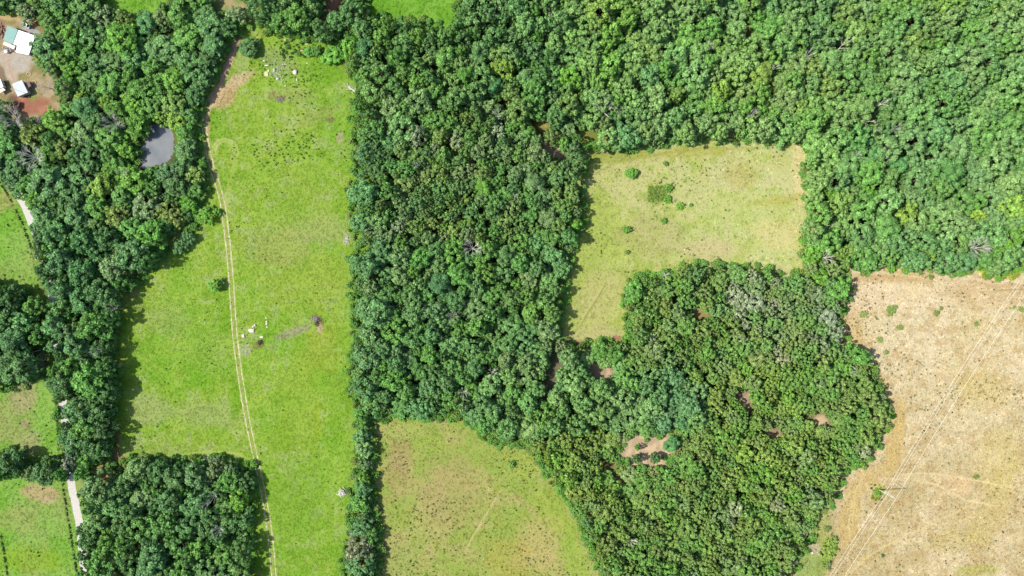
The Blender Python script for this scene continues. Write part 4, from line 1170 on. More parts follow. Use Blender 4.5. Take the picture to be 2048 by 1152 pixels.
# ------------------------------------------------------------------ bushes on the fields
for (x, y, r, st, ti, h, lab) in [
    (497, 93, 19, 'broad', 'dark', 5, 'round dark green bush alone at the top of the long pasture'),
    (618, 102, 11, 'broad', 'green', 4, 'dark bush at the upper right of the pasture, left of a bigger bush'),
    (634, 100, 10, 'broad', 'green', 4, 'small green bush between two bushes on the upper pasture'),
    (663, 110, 20, 'broad', 'bright', 5, 'big pale green bush at the upper right of the pasture by the wood'),
    (574, 92, 5, 'fine', 'dark', 1.4, 'tiny dark shrub at the top of the pasture among rocks'),
    (596, 108, 5, 'fine', 'green', 1.2, 'tiny green shrub at the top of the pasture beside rocks'),
    (410, 430, 18, 'fine', 'bright', 4.5, 'bright green ragged bush on the pasture edge left of the track'),
    (432, 424, 9, 'fine', 'bright', 3, 'small bright bush touching the dirt track side'),
    (374, 476, 14, 'broad', 'bluegreen', 5, 'upper right bush of the dark pair on the pasture'),
    (358, 492, 16, 'broad', 'dark', 5, 'lower left bush of the dark pair on the pasture'),
    (387, 450, 7, 'fine', 'green', 2, 'small low bush above the dark pair on the pasture'),
    (428, 570, 13, 'broad', 'bright', 5, 'lone bright tree with yellow tints just left of the dirt track'),
    (696, 983, 6, 'broad', 'dark', 2.5, 'dark little bush beside the pale stump near the hedgerow'),
    (1263, 346, 12, 'broad', 'bright', 3.5, 'roundest and largest bright bush on the square meadow'),
    (1338, 375, 8, 'fine', 'bright', 1.8, 'green bush at the upper right of the weedy patch on the square meadow'),
    (1336, 398, 8, 'fine', 'bright', 1.8, 'green bush at the lower right of the weedy patch on the square meadow'),
    (1361, 411, 8, 'fine', 'bright', 2, 'ragged green bush right of the weedy patch on the square meadow'),
    (1382, 410, 3.5, 'broad', 'green', 1.2, 'tiny dark shrub at the right end of the meadow bushes'),
    (1328, 441, 6, 'fine', 'bright', 1.8, 'small green bush below the weedy patch on the square meadow'),
    (1253, 459, 8, 'broad', 'bright', 2.8, 'round bright bush at the left of the square meadow below the largest one'),
    (1254, 504, 5, 'fine', 'olive', 1.8, 'small yellowish bush low on the left of the square meadow'),
    (1332, 327, 5, 'fine', 'green', 1.5, 'small dark bush right of the largest bush on the square meadow'),
    (1023, 929, 7, 'broad', 'green', 2.2, 'small green bush at the upper right of the lower meadow'),
    (1658, 1106, 16, 'fine', 'yellow', 3, 'yellow green bush under the power lines at the field corner'),
    (1664, 1086, 12, 'fine', 'yellow', 2.6, 'upper yellow green bush under the power lines'),
    (1654, 1130, 10, 'fine', 'olive', 2.4, 'lower olive bush under the power lines'),
    (1656, 1058, 6, 'fine', 'olive', 1.6, 'small olive bush north of the bushes under the power lines'),
    (1782, 622, 9, 'fine', 'olive', 1.2, 'widest olive shrub on the upper left of the straw field'),
    (1790, 615, 6, 'fine', 'olive', 1.1, 'small olive shrub touching the widest one on the straw field'),
    (1727, 629, 7, 'fine', 'olive', 1.0, 'ragged olive shrub near the wood on the straw field'),
    (1874, 626, 6, 'fine', 'olive', 1.1, 'olive shrub at the upper middle of the straw field'),
    (1883, 617, 4, 'fine', 'olive', .9, 'little olive shrub upper right beside another on the straw field'),
    (1800, 655, 6, 'fine', 'olive', 1.1, 'olive shrub below the widest one on the straw field'),
    (1760, 680, 6, 'fine', 'olive', 1.0, 'olive shrub near the wood bulge on the straw field'),
    (1773, 705, 5, 'fine', 'olive', 1.0, 'lowest olive shrub near the wood on the straw field'),
    (1953, 648, 5, 'fine', 'olive', 1.0, 'single olive shrub in the right half of the straw field'),
    (2044, 619, 6, 'fine', 'olive', 1.1, 'olive shrub at the right picture edge on the straw field'),
    (2030, 615, 4, 'fine', 'olive', .9, 'small olive shrub left of the one at the right picture edge'),
    (1953, 955, 5, 'broad', 'olive', 1.3, 'dark round shrub right of the utility pole'),
    (1766, 1112, 3.5, 'broad', 'dark', 1.0, 'dark little shrub below the utility pole'),
    (1756, 986, 6, 'fine', 'bright', 1.5, 'bright green weeds bush at the foot of the utility pole'),
    (706, 60, 14, 'broad', 'bright', 5, 'bright bushy sapling at the wood corner above the pasture'),
    (718, 214, 12, 'broad', 'bright', 5, 'bright sapling on the pasture edge below the fallen tree'),
]:
    tree_like = h >= 5 and x == 428
    place_tree(x, y, r, st, ti, h, lab, 'tree' if tree_like else 'bush', 'tree' if tree_like else 'bush', 'bushes standing on the fields')

# ------------------------------------------------------------------ rocks
def rock(x, y, sx, sy, h, mat, label, seed, name='boulder', group='pale boulders lying on the pastures', rz=0):
    r = np.random.default_rng(seed)
    v, f = ICO2
    d = 1 + .16 * np.sin(v[:, 0] * 3 + seed) + .14 * np.sin(v[:, 1] * 4 + seed * 2) + r.uniform(-.1, .1, len(v))
    v = v * d[:, None]
    v = v / np.maximum(1, np.abs(v) / .82) ** .6
    X, Y, _ = W(x, y)
    return tag(mesh_obj(name, v * np.array([sx * PX, sy * PX, h]) + np.array([0, 0, h * .35]), f, mat, loc=(X, Y, 0)), label, 'boulder', group)


for i, (x, y, sx, sy, h, mt, lab) in enumerate([
    (486.5, 672, 3.2, 3.4, .5, M_ROCK, 'round whitish boulder nearest the dirt track'),
    (503, 661, 7.0, 4.2, .6, M_ROCK, 'largest whitish boulder in the group right of the dirt track'),
    (506, 653.5, 2.6, 2.0, .4, M_ROCK, 'small whitish rock on top of the largest boulder group'),
    (510, 650.5, 3.2, 2.6, .5, M_ROCK, 'uppermost whitish boulder of the group right of the dirt track'),
    (534, 646, 2.6, 4.4, .5, M_ROCK, 'tall narrow white rock right of the boulder group'),
    (534.5, 654, 1.6, 2.2, .3, M_ROCK, 'pebble sized white rock under the tall narrow rock'),
    (532, 636, 2.0, 1.4, .3, M_ROCK, 'tiny pale rock above the tall narrow rock'),
    (523.5, 674, 4.4, 2.2, .45, M_ROCK, 'flat white rock just above the dark stump'),
    (590, 145, 5.2, 5.2, .8, M_ROCK, 'biggest pinkish boulder among the upper pasture rocks'),
    (594, 160, 2.2, 3.0, .5, M_ROCK, 'small pink rock below the biggest upper pasture boulder'),
    (549, 141, 3.4, 3.8, .6, M_ROCKG, 'grey boulder in the upper pasture left of the pinkish one'),
    (556, 158, 3.6, 3.4, .6, M_ROCKG, 'grey lichen rock lower in the upper pasture group'),
    (533, 148, 4.2, 6.0, .35, M_ROCKT, 'tan flat slab at the left of the upper pasture rocks'),
    (537, 142, 2.4, 2.0, .4, M_ROCK, 'little white rock on the tan slab'),
    (533, 131, 4.6, 1.6, .3, M_ROCK, 'thin pale stone above the tan slab'),
    (528, 122, 3.4, 1.6, .3, M_ROCK, 'topmost thin pale stone of the upper pasture rocks'),
    (571, 172, 1.7, 1.7, .3, M_ROCK, 'dot like white rock below the grey rocks'),
    (614, 88, 4.0, 2.2, .4, M_ROCKT, 'pale tan rock near the bushes at the pasture top'),
    (604, 101, 3.2, 2.0, .4, M_ROCKT, 'tan rock left of the bushes at the pasture top'),
    (570, 80, 2.4, 1.6, .3, M_ROCKT, 'small tan rock at the top edge of the pasture'),
    (614, 127, 1.8, 1.4, .3, M_ROCK, 'lone white rock right above the pinkish boulder'),
    (227, 926, 7.0, 6.0, 1.0, M_ROCKT, 'tan boulder at the top left corner of the bottom left block'),
    (1625, 1106, 3.0, 2.2, .4, M_ROCK, 'white rock in the grass below the olive wood corner'),
    (1638, 1108, 2.6, 2.6, .4, M_ROCK, 'white rock left of the yellow green bushes'),
]):
    rock(x, y, sx, sy, h, mt, lab, 5 + i)

# stumps, piles and logs
def stick_pile(x, y, rx, ry, n, h, mat, label, cat, name, seed, length=2.0, th=.09):
    r = np.random.default_rng(seed)
    v, f = [], []
    for _ in range(n):
        p = np.array([r.normal(0, rx * PX * .5), r.normal(0, ry * PX * .5), r.uniform(.05, h)])
        a = r.uniform(0, 6.28)
        d = np.array([math.cos(a), math.sin(a), r.normal(0, .18)]) * length * r.uniform(.4, 1) * .5
        q0, q1 = p - d, p + d
        q0[2] = max(q0[2], .03); q1[2] = max(q1[2], .03)
        tube(v, f, q0, q1, th * r.uniform(.6, 1.3), th * .4, 5)
    X, Y, _ = W(x, y)
    return tag(mesh_obj(name, v, f, mat, loc=(X, Y, 0)), label, cat)


M_STUMP = plain('charred_wood', (0.06, 0.05, 0.045), .9, .3, 3)
M_TWIG = plain('brushwood', (0.24, 0.20, 0.17), .9, .3, 3)
stick_pile(520.5, 685, 5, 4, 60, .7, M_STUMP, 'dark charred brush heap right of the dirt track below the white rocks', 'brush heap', 'brush_heap', 3)
stick_pile(630, 637, 7, 5, 110, .5, M_TWIG, 'brown brush heap at the top of the bare dug strip on the pasture', 'brush heap', 'brush_heap', 4)
stick_pile(634, 646, 4, 6, 50, .35, M_STUMP, 'darker brush heap on the lower end of the bare dug strip', 'brush heap', 'brush_heap', 14)
stick_pile(560, 199, 8, 4, 60, .5, M_TWIG, 'brown heap of sticks low on the upper pasture', 'brush heap', 'brush_heap', 5)
stick_pile(684, 986, 6, 6, 90, 1.0, M_DEAD, 'pale stump of broken wood left of the hedgerow', 'stump', 'tree_stump', 6, 2.4, .14)
stick_pile(86, 728, 6, 20, 260, .9, M_TWIG, 'long dark brush pile left of the west wood', 'brush heap', 'brush_heap', 7, 3.0)
stick_pile(693, 480, 5, 10, 46, .4, M_DEAD, 'thin pale fallen branches in the grass left of the middle wood', 'branches', 'fallen_branches', 8, 3.0, .07)
stick_pile(555, 145, 18, 22, 40, .15, M_DEAD, 'scattered pale branches between the upper pasture rocks', 'branches', 'fallen_branches', 9, 4.0, .07)
stick_pile(78, 246, 10, 10, 120, .8, M_DEAD, 'heap of pale sticks below the red earth yard', 'brush heap', 'brush_heap', 10, 4.0, .1)
stick_pile(430, 916, 14, 5, 120, 2.5, M_DEAD, 'pale twiggy brush along the top edge of the bottom left block', 'brush heap', 'brush_heap', 11, 3.0, .08)
for k, (p0, p1, lab) in enumerate([((56, 708), (88, 699), 'upper fallen pale trunk left of the west wood'), ((64, 726), (87, 706), 'lower fallen pale trunk left of the west wood')]):
    a, b_ = W(*p0), W(*p1)
    v, f = [], []
    n = 5
    pts = [np.array([a[0] + (b_[0] - a[0]) * i / n, a[1] + (b_[1] - a[1]) * i / n + random.uniform(-.1, .1), 1.0 + .9 * i / n]) for i in range(n + 1)]
    for i in range(n):
        tube(v, f, pts[i] - pts[0], pts[i + 1] - pts[0], .26 - .03 * i, .23 - .03 * i, 8)
    root = tag(mesh_obj('fallen_log', v, f, M_DEAD, loc=tuple(pts[0])), lab, 'log', 'fallen trunks by the west wood')
# the toppled tree on the pasture edge
X, Y, _ = W(712, 186)
root = empty('fallen_tree', (X, Y, 0), 0, 'toppled bleached tree lying from the middle wood onto the upper pasture', 'fallen tree')
v, f = [], []
P_ = [W(x, y)[:2] for x, y in ((722, 190), (712, 185), (703, 178), (694, 172))]
for i in range(3):
    tube(v, f, (P_[i][0] - X, P_[i][1] - Y, .9 - .15 * i), (P_[i + 1][0] - X, P_[i + 1][1] - Y, .75 - .15 * i), .34 - .08 * i, .27 - .08 * i, 7)
mesh_obj('trunk', v, f, M_DEADL, root)
v, f = [], []
r_ = np.random.default_rng(3)
for i in range(26):
    t_ = r_.uniform(.1, 1)
    s_ = np.array([P_[0][0] + (P_[3][0] - P_[0][0]) * t_ - X, P_[0][1] + (P_[3][1] - P_[0][1]) * t_ - Y, .6])
    a = math.atan2(P_[3][1] - P_[0][1], P_[3][0] - P_[0][0]) + r_.choice([-1, 1]) * r_.uniform(.3, 1.2)
    L = r_.uniform(1, 3.4)
    tube(v, f, s_, s_ + np.array([math.cos(a) * L, math.sin(a) * L, r_.uniform(-.4, 1)]), .12, .04, 5)
mesh_obj('branches', v, f, M_DEADL, root)

# ------------------------------------------------------------------ buildings
def prism(corners, z0, z1, z1b=None):
    """closed box on four ground corners; z1b = roof height at corners 2 and 3 if it slopes"""
    z1b = z1 if z1b is None else z1b
    v = [(*c, z0) for c in corners] + [(*c, z) for c, z in zip(corners, (z1, z1, z1b, z1b))]
    f = [(3, 2, 1, 0), (4, 5, 6, 7), (0, 1, 5, 4), (1, 2, 6, 5), (2, 3, 7, 6), (3, 0, 4, 7)]
    return v, f


def fix(o):
    bm = bmesh.new(); bm.from_mesh(o.data)
    bmesh.ops.recalc_face_normals(bm, faces=bm.faces)
    bm.to_mesh(o.data); bm.free()
    return o


def roof_mat(name, col, rot, dark=.85, rough=.5):
    m_, nt_, b_ = new_mat(name)
    tc_ = N(nt_, 'ShaderNodeTexCoord')
    mp_ = N(nt_, 'ShaderNodeMapping')
    mp_.inputs['Rotation'].default_value = (0, 0, rot)
    nt_.links.new(tc_.outputs['Object'], mp_.inputs['Vector'])
    wv = N(nt_, 'ShaderNodeTexWave')
    wv.inputs['Scale'].default_value = 1.2
    nt_.links.new(mp_.outputs[0], wv.inputs['Vector'])
    nz_ = N(nt_, 'ShaderNodeTexNoise')
    nz_.inputs['Scale'].default_value = .5
    nz_.inputs['Detail'].default_value = 5
    nt_.links.new(mp_.outputs[0], nz_.inputs['Vector'])
    mr_ = N(nt_, 'ShaderNodeMapRange')
    for k_, v_ in zip(('From Min', 'From Max', 'To Min', 'To Max'), (.35, .65, dark, 1.05)):
        mr_.inputs[k_].default_value = v_
    nt_.links.new(nz_.outputs['Fac'], mr_.inputs['Value'])
    sc_ = N(nt_, 'ShaderNodeVectorMath', operation='SCALE')
    sc_.inputs[0].default_value = tuple(col)
    nt_.links.new(mr_.outputs[0], sc_.inputs['Scale'])
    nt_.links.new(sc_.outputs[0], b_.inputs['Base Color'])
    b_.inputs['Roughness'].default_value = rough
    bp_ = N(nt_, 'ShaderNodeBump')
    bp_.inputs['Strength'].default_value = .4
    bp_.inputs['Distance'].default_value = .05
    nt_.links.new(wv.outputs['Fac'], bp_.inputs['Height'])
    nt_.links.new(bp_.outputs[0], b_.inputs['Normal'])
    return m_


M_WALL = plain('weatherboard', (.42, .38, .33), .8, .15, 1)
M_ROOFW = roof_mat('white_roof_sheet', (.80, .78, .77), R(-20), .9)
M_ROOFT = roof_mat('teal_roof_sheet', alb(112, 172, 160), R(-20), .9)
M_ROOFP = roof_mat('faded_porch_sheet', (.46, .38, .33), R(-20), .8)
M_ROOFG = roof_mat('grey_roof_sheet', alb(206, 214, 218), R(25), .92)
M_GLASS = plain('window_glass', (.03, .035, .04), .1, .1, 1, 0, .6)
M_DARKW = plain('dark_timber', (.10, .07, .05), .85, .25, 2)
M_BOARD = plain('painted_board', (.62, .60, .56), .6, .1, 1)


def shrink(c, k):
    cx_ = sum(p[0] for p in c) / len(c); cy_ = sum(p[1] for p in c) / len(c)
    return [(cx_ + (p[0] - cx_) * k, cy_ + (p[1] - cy_) * k) for p in c]


def rel(pts, z, X, Y):
    return [(W(px, py, z)[0] - X, W(px, py, z)[1] - Y) for px, py in pts]


def openings(root, c, i, z0, z1, kinds):
    """window and door leaves set proud of wall i of the corner list c"""
    p, q = np.array(c[i]), np.array(c[(i + 1) % len(c)])
    d = q - p
    L = np.linalg.norm(d); d = d / L
    ctr = np.mean(np.array(c), 0)
    nrm = np.array([d[1], -d[0]])
    if np.dot(nrm, (p + q) / 2 - ctr) < 0:
        nrm = -nrm
    for kind, t_, w_, a, b2 in kinds:
        m0 = p + d * (L * t_)
        cs = [tuple(m0 - d * w_ / 2 + nrm * .003), tuple(m0 + d * w_ / 2 + nrm * .003), tuple(m0 + d * w_ / 2 + nrm * .06), tuple(m0 - d * w_ / 2 + nrm * .06)]
        v_, f_ = prism(cs, a, b2)
        o_ = fix(mesh_obj(kind, v_, f_, M_BOARD if kind == 'window' else M_DARKW, root))
        if kind == 'window':
            cs = [tuple(m0 - d * (w_ / 2 - .08) + nrm * .062), tuple(m0 + d * (w_ / 2 - .08) + nrm * .062), tuple(m0 + d * (w_ / 2 - .08) + nrm * .075), tuple(m0 - d * (w_ / 2 - .08) + nrm * .075)]
            v_, f_ = prism(cs, a + .08, b2 - .08)
            fix(mesh_obj('pane', v_, f_, M_GLASS, o_))
        else:
            h0 = m0 + d * (w_ / 2 - .12) + nrm * .09
            v_, f_ = [], []
            tube(v_, f_, (h0[0], h0[1], a + .95), (h0[0], h0[1], a + 1.1), .025, .025, 6)
            mesh_obj('handle', v_, f_, M_DEAD, o_)


X, Y, _ = W(38, 82)
house = empty('house', (X, Y, 0), 0, 'farmhouse with one teal and one white roof sheet in the top left corner', 'house')
TE = [(15, 52), (36, 59), (25.5, 88), (6, 80)]
WH = [(37, 60), (70, 71.5), (57, 110), (31, 104), (34, 91), (26.5, 88)]
te = rel(TE, 3.0, X, Y); wh = rel(WH, 3.6, X, Y)
v, f = prism(te, 2.85, 3.1, 2.75)
v = [(x, y, z if z > 2.9 else 2.6) for x, y, z in v]
fix(mesh_obj('teal_roof', *prism(te, 2.72, 3.1, 2.95), M_ROOFT, house))
n = len(wh)
zt = 3.55
v = [(*p, 3.3) for p in wh] + [(*p, zt) for p in wh]
f = [tuple(range(n))[::-1], tuple(range(n, 2 * n))] + [(i, (i + 1) % n, n + (i + 1) % n, n + i) for i in range(n)]
fix(mesh_obj('white_roof', v, f, M_ROOFW, house))
ws = shrink(wh, .95)
v = [(*p, -.05) for p in ws] + [(*p, 3.298) for p in ws]
wallo = fix(mesh_obj('wall', v, f, M_WALL, house))
wt = shrink(te, .94)
fix(mesh_obj('wing_wall', *prism(wt, -.05, 2.715), M_WALL, house))
openings(house, ws, 2, 0, 3, [('window', .3, 1.3, 1.0, 2.2), ('window', .75, 1.3, 1.0, 2.2)])
openings(house, ws, 0, 0, 3, [('window', .3, 1.3, 1.0, 2.2), ('window', .7, 1.3, 1.0, 2.2)])
openings(house, wt, 2, 0, 2.7, [('door', .3, .95, 0, 2.05), ('window', .7, 1.2, .9, 2.1)])
openings(house, wt, 0, 0, 2.7, [('window', .5, 1.2, .9, 2.1)])
po = rel([(8, 83), (31, 92), (28, 99), (5, 89)], 2.4, X, Y)
pr = fix(mesh_obj('porch_roof', *prism(po, 2.3, 2.42), M_ROOFP, house))
v, f = [], []
for p in shrink(po, .9)[2:]:
    v, f = [], []
    tube(v, f, (p[0], p[1], 0), (p[0], p[1], 2.298), .07, .07, 6)
    mesh_obj('porch_post', v, f, M_DARKW, house)
# vents and a skylight on the white roof
for (px, py, r0, hh) in ((42, 77, .22, .5), (46, 90, .18, .4), (37, 74, .15, .3), (38, 68, .3, .15)):
    a = rel([(px, py)], 3.6, X, Y)[0]
    v, f = [], []
    tube(v, f, (a[0], a[1], zt - .02), (a[0], a[1], zt + hh), r0, r0, 8)
    mesh_obj('roof_vent', v, f, M_ROCKG, house)

X, Y, _ = W(40, 177)
shed = empty('shed', (X, Y, 0), 0, 'small shed with a pale grey white roof below the farmhouse yard', 'shed')
c = rel([(24, 168), (44, 160), (56, 185), (35.5, 193.5)], 2.9, X, Y)
fix(mesh_obj('roof', *prism(c, 2.72, 3.0, 3.0), M_ROOFG, shed))
cs = shrink(c, .93)
fix(mesh_obj('wall', *prism(cs, -.05, 2.715), M_WALL, shed))
openings(shed, cs, 1, 0, 2.7, [('door', .3, 1.6, 0, 2.1), ('window', .75, 1.0, 1.0, 1.9)])
openings(shed, cs, 2, 0, 2.7, [('window', .5, 1.0, 1.0, 1.9)])
a = rel([(28, 178), (52, 187)], 3.0, X, Y)
v, f = [], []
tube(v, f, (*a[0], 3.03), (*a[1], 3.03), .05, .05, 6)
mesh_obj('roof_line', v, f, M_DARKW, shed)  # thin dark line running diagonally over the shed roof
X, Y, _ = W(56, 170)
lean = empty('lean_to', (X, Y, 0), 0, 'brown flat topped lean-to right beside the small white roofed shed', 'lean-to')
c = rel([(50, 165), (58, 162), (62.5, 172), (56, 176)], 1.9, X, Y)
fix(mesh_obj('roof', *prism(c, 1.8, 1.95), plain('brown_sheet', (.12, .085, .07), .8, .3, 1), lean))
for p in shrink(c, .9):
    v, f = [], []
    tube(v, f, (p[0], p[1], 0), (p[0], p[1], 1.797), .06, .06, 6)
    mesh_obj('post', v, f, M_DARKW, lean)
X, Y, _ = W(-4, 172)
cab = empty('caravan', (X, Y, 0), 0, 'white roofed trailer cut off by the left picture edge', 'trailer')
c = rel([(-16, 162), (0, 158), (6, 173), (-8, 180)], 2.6, X, Y)
fix(mesh_obj('body', *prism(c, .5, 2.5), M_BOARD, cab))
fix(mesh_obj('roof', *prism(shrink(c, 1.04), 2.503, 2.6), M_ROOFW, cab))
openings(cab, c, 1, 0, 2.5, [('window', .3, 1.2, 1.3, 2.0), ('door', .7, .7, .5, 2.3)])
c2 = rel([(-8, 181), (5, 174.5), (11, 180), (-4, 188)], 2.2, X, Y)
fix(mesh_obj('awning', *prism(c2, 2.1, 2.16), M_ROOFP, cab))
for k in (0, 1, 2, 3):
    p = shrink(c, .75)[k]
    v, f = [], []
    tube(v, f, (p[0] - .12, p[1], .35), (p[0] + .12, p[1], .35), .35, .35, 12)
    mesh_obj('wheel', v, f, M_STUMP, cab)
    pk = shrink(c2, .9)[k]
    v, f = [], []
    tube(v, f, (pk[0], pk[1], 0), (pk[0], pk[1], 2.098), .04, .04, 6)
    mesh_obj('awning_post', v, f, M_DARKW, cab)
# water tank
X, Y, _ = W(15.5, 104.5)
tank = empty('water_tank', (X, Y, 0), 0, 'round white tank with a dark cap below the teal roof', 'water tank')
v, f = [], []
tube(v, f, (0, 0, 0), (0, 0, 1.4), .88, .88, 20)
tube(v, f, (0, 0, 1.4), (0, 0, 1.62), .88, .35, 20)
mesh_obj('body', v, f, M_BOARD, tank)
v, f = [], []
tube(v, f, (0, 0, 1.6), (0, 0, 1.72), .2, .2, 12)
mesh_obj('cap', v, f, M_GLASS, tank)
# parked car by the yard, half lost among the scrap
X, Y, _ = W(54.5, 51)
car = empty('parked_car', (X, Y, 0), R(-38), 'small white car beside the rusty scrap above the house', 'car')
M_PAINT = plain('white_paint', (.75, .72, .71), .3, .05, 1, 0, .5)
prof = [(-2.0, .35), (-2.05, .75), (-1.1, .92), (-.55, 1.4), (1.0, 1.42), (1.75, .98), (2.05, .9), (2.0, .35)]
v = [(x, -.82 if z < 1.1 else -.66, z) for x, z in prof] + [(x, .82 if z < 1.1 else .66, z) for x, z in prof]
n = len(prof)
f = [tuple(range(n)), tuple(range(2 * n - 1, n - 1, -1))] + [(i, n + i, n + (i + 1) % n, (i + 1) % n) for i in range(n)]
fix(mesh_obj('body', v, f, M_PAINT, car))
for nm, (xa, za), (xb, zb) in (('windscreen', (-1.06, .965), (-.62, 1.37)), ('rear_window', (1.08, 1.39), (1.66, 1.06))):
    dx, dz = xb - xa, zb - za
    L = math.hypot(dx, dz); ox, oz = -dz / L * .02, dx / L * .02
    mesh_obj(nm, [(xa + ox, -.66, za + oz), (xb + ox, -.6, zb + oz), (xb + ox, .6, zb + oz), (xa + ox, .66, za + oz)], [(0, 1, 2, 3)], M_GLASS, car)
for sx in (-1.25, 1.25):
    for sy in (-.78, .78):
        v, f = [], []
        tube(v, f, (sx, sy - .1, .31), (sx, sy + .1, .31), .31, .31, 14)
        mesh_obj('wheel', v, f, M_STUMP, car)
# scrap and rings
M_RUST = plain('rusty_scrap', (.34, .17, .075), .9, .5, 2)
def scrap(x, y, rx, ry, n_, mat, label, seed, h=.7):
    n_ = int(n_ * 1.6)
    r = np.random.default_rng(seed)
    v, f = [], []
    for _ in range(n_):
        px_, py_, pz = r.normal(0, rx * PX * .45), r.normal(0, ry * PX * .45), r.uniform(0, h * .6)
        a = r.uniform(0, 3.14); w_, d_, hh = r.uniform(.2, .9), r.uniform(.2, .6), r.uniform(.15, h)
        cs_ = [(px_ + math.cos(a) * u * w_ - math.sin(a) * q * d_, py_ + math.sin(a) * u * w_ + math.cos(a) * q * d_) for u, q in ((-.5, -.5), (.5, -.5), (.5, .5), (-.5, .5))]
        vv, ff = prism(cs_, pz, pz + hh, pz + hh * r.uniform(.5, 1))
        b0 = len(v)
        v += vv; f += [tuple(i + b0 for i in q) for q in ff]
    X_, Y_, _ = W(x, y)
    return tag(mesh_obj('scrap_heap', v, f, mat, loc=(X_, Y_, 0)), label, 'scrap heap', 'scrap heaps round the farmhouse')
scrap(71, 47, 12, 5, 46, M_RUST, 'orange rusty scrap heap at the upper right of the farmhouse', 1)
scrap(3, 62, 6, 12, 40, plain('brown_scrap', (.24, .15, .11), .9, .5, 2), 'brown scrap heap left of the teal roof', 2)
scrap(20, 98, 10, 6, 34, plain('grey_scrap', (.26, .23, .21), .8, .5, 2), 'grey clutter heap between the tank and the white roof', 3)
scrap(52, 192, 10, 4, 26, M_DARKW, 'dark timber heap at the lower right corner of the small shed', 4, .5)
for k, (x, y, lab) in enumerate(((58, 148, 'upper stone ring on the yard right of the gravel'), (68.5, 164.5, 'lower stone ring right of the brown lean-to'))):
    v, f = [], []
    r = np.random.default_rng(k)
    for q in range(18):
        a = q / 18 * 6.283
        iv, if_ = ICO1
        b0 = len(v)
        v += [tuple(p) for p in iv * np.array([.2, .2, .18]) * r.uniform(.8, 1.2) + np.array([math.cos(a) * .95, math.sin(a) * .95, .12])]
        f += [tuple(i + b0 for i in t_) for t_ in if_]
    X, Y, _ = W(x, y)
    tag(mesh_obj('stone_ring', v, f, M_ROCKT, loc=(X, Y, 0)), lab, 'stone ring', 'stone rings on the farm yard')

# ------------------------------------------------------------------ power line
M_POLE = plain('pale_pole', (.47, .45, .41), .7, .12, 2)
M_WIRE = plain('bright_wire', (.80, .77, .70), .4, .05, 1, 0, .5)
X, Y, _ = W(1757.4, 979)
PH = 15.0
pole = empty('utility_pole', (X, Y, 0), 0, 'pale wooden utility pole with a side arm on the straw field', 'utility pole')
v, f = [], []
for i in range(4):
    tube(v, f, (0, 0, -.3 + (PH + .3) * i / 4), (0, 0, -.3 + (PH + .3) * (i + 1) / 4), .26 - .03 * i, .23 - .03 * i, 10)
mesh_obj('pole', v, f, M_POLE, pole)


def at_px(px, py, z):
    w_ = W(px, py, z)
    return np.array([w_[0] - X, w_[1] - Y, z])


topc = at_px(1793, 1001, PH)
arm_a, arm_b = at_px(1769, 985, PH - .6), at_px(1795, 1002, PH - .6)
arm_dir = (arm_b - arm_a) / np.linalg.norm(arm_b - arm_a)
pz = np.array([0, 0, PH - .6])
a0 = pz - arm_dir * 6.0 + np.array([0, 0, 0]); a1 = pz + arm_dir * .8
side = np.array([-arm_dir[1], arm_dir[0], 0]) * .15
cs = [tuple((p + side * s)[:2]) for p, s in ((a0, .5), (a1, .5), (a1, -.5), (a0, -.5))]
cs = [(c_[0] + side[0] * 1.4, c_[1] + side[1] * 1.4) for c_ in cs]
fix(mesh_obj('cross_arm', *prism(cs, PH - .68, PH - .5), M_POLE, pole))
v, f = [], []
tube(v, f, (side[0], side[1], PH - 2.6), tuple(pz - arm_dir * 3.2 + side + np.array([0, 0, -.16])), .05, .05, 6)
mesh_obj('brace', v, f, M_POLE, pole)
att = [pz - arm_dir * 5.7 + side * 1.4, pz - arm_dir * 4.2 + side * 1.4, np.array([0, 0, PH])]
for p in att:
    v, f = [], []
    z0 = PH - .45 if p[2] < PH else PH
    tube(v, f, (p[0], p[1], z0), (p[0], p[1], z0 + .3), .09, .06, 8)
    mesh_obj('insulator', v, f, M_BOARD, pole)
wdir = np.array(W(1990, 690)[:2]) - np.array(W(1793, 1001)[:2])
wdir = wdir / np.linalg.norm(wdir)
for k, p in enumerate(att):
    v, f = [], []
    S = np.array([X + p[0], Y + p[1], (PH - .15 if p[2] < PH else PH + .3)])
    pts = []
    for span0, span1 in ((-120, 0), (0, 120)):
        for i in range(25):
            t_ = i / 24
            s_ = span0 + (span1 - span0) * t_
            pts.append(S + np.array([wdir[0] * s_, wdir[1] * s_, -4 * 1.6 * t_ * (1 - t_)]))
    for q0, q1 in zip(pts[:-1], pts[1:]):
        if np.linalg.norm(q1 - q0) > .01:
            tube(v, f, q0 - S, q1 - S, .035, .035, 5)
    tag(mesh_obj('power_line', v, f, M_WIRE, loc=tuple(S)), ['left wire of the three strung over the straw field', 'middle wire of the three strung over the straw field', 'right wire of the three, fixed to the pole top'][k], 'wire', 'power lines over the straw field')

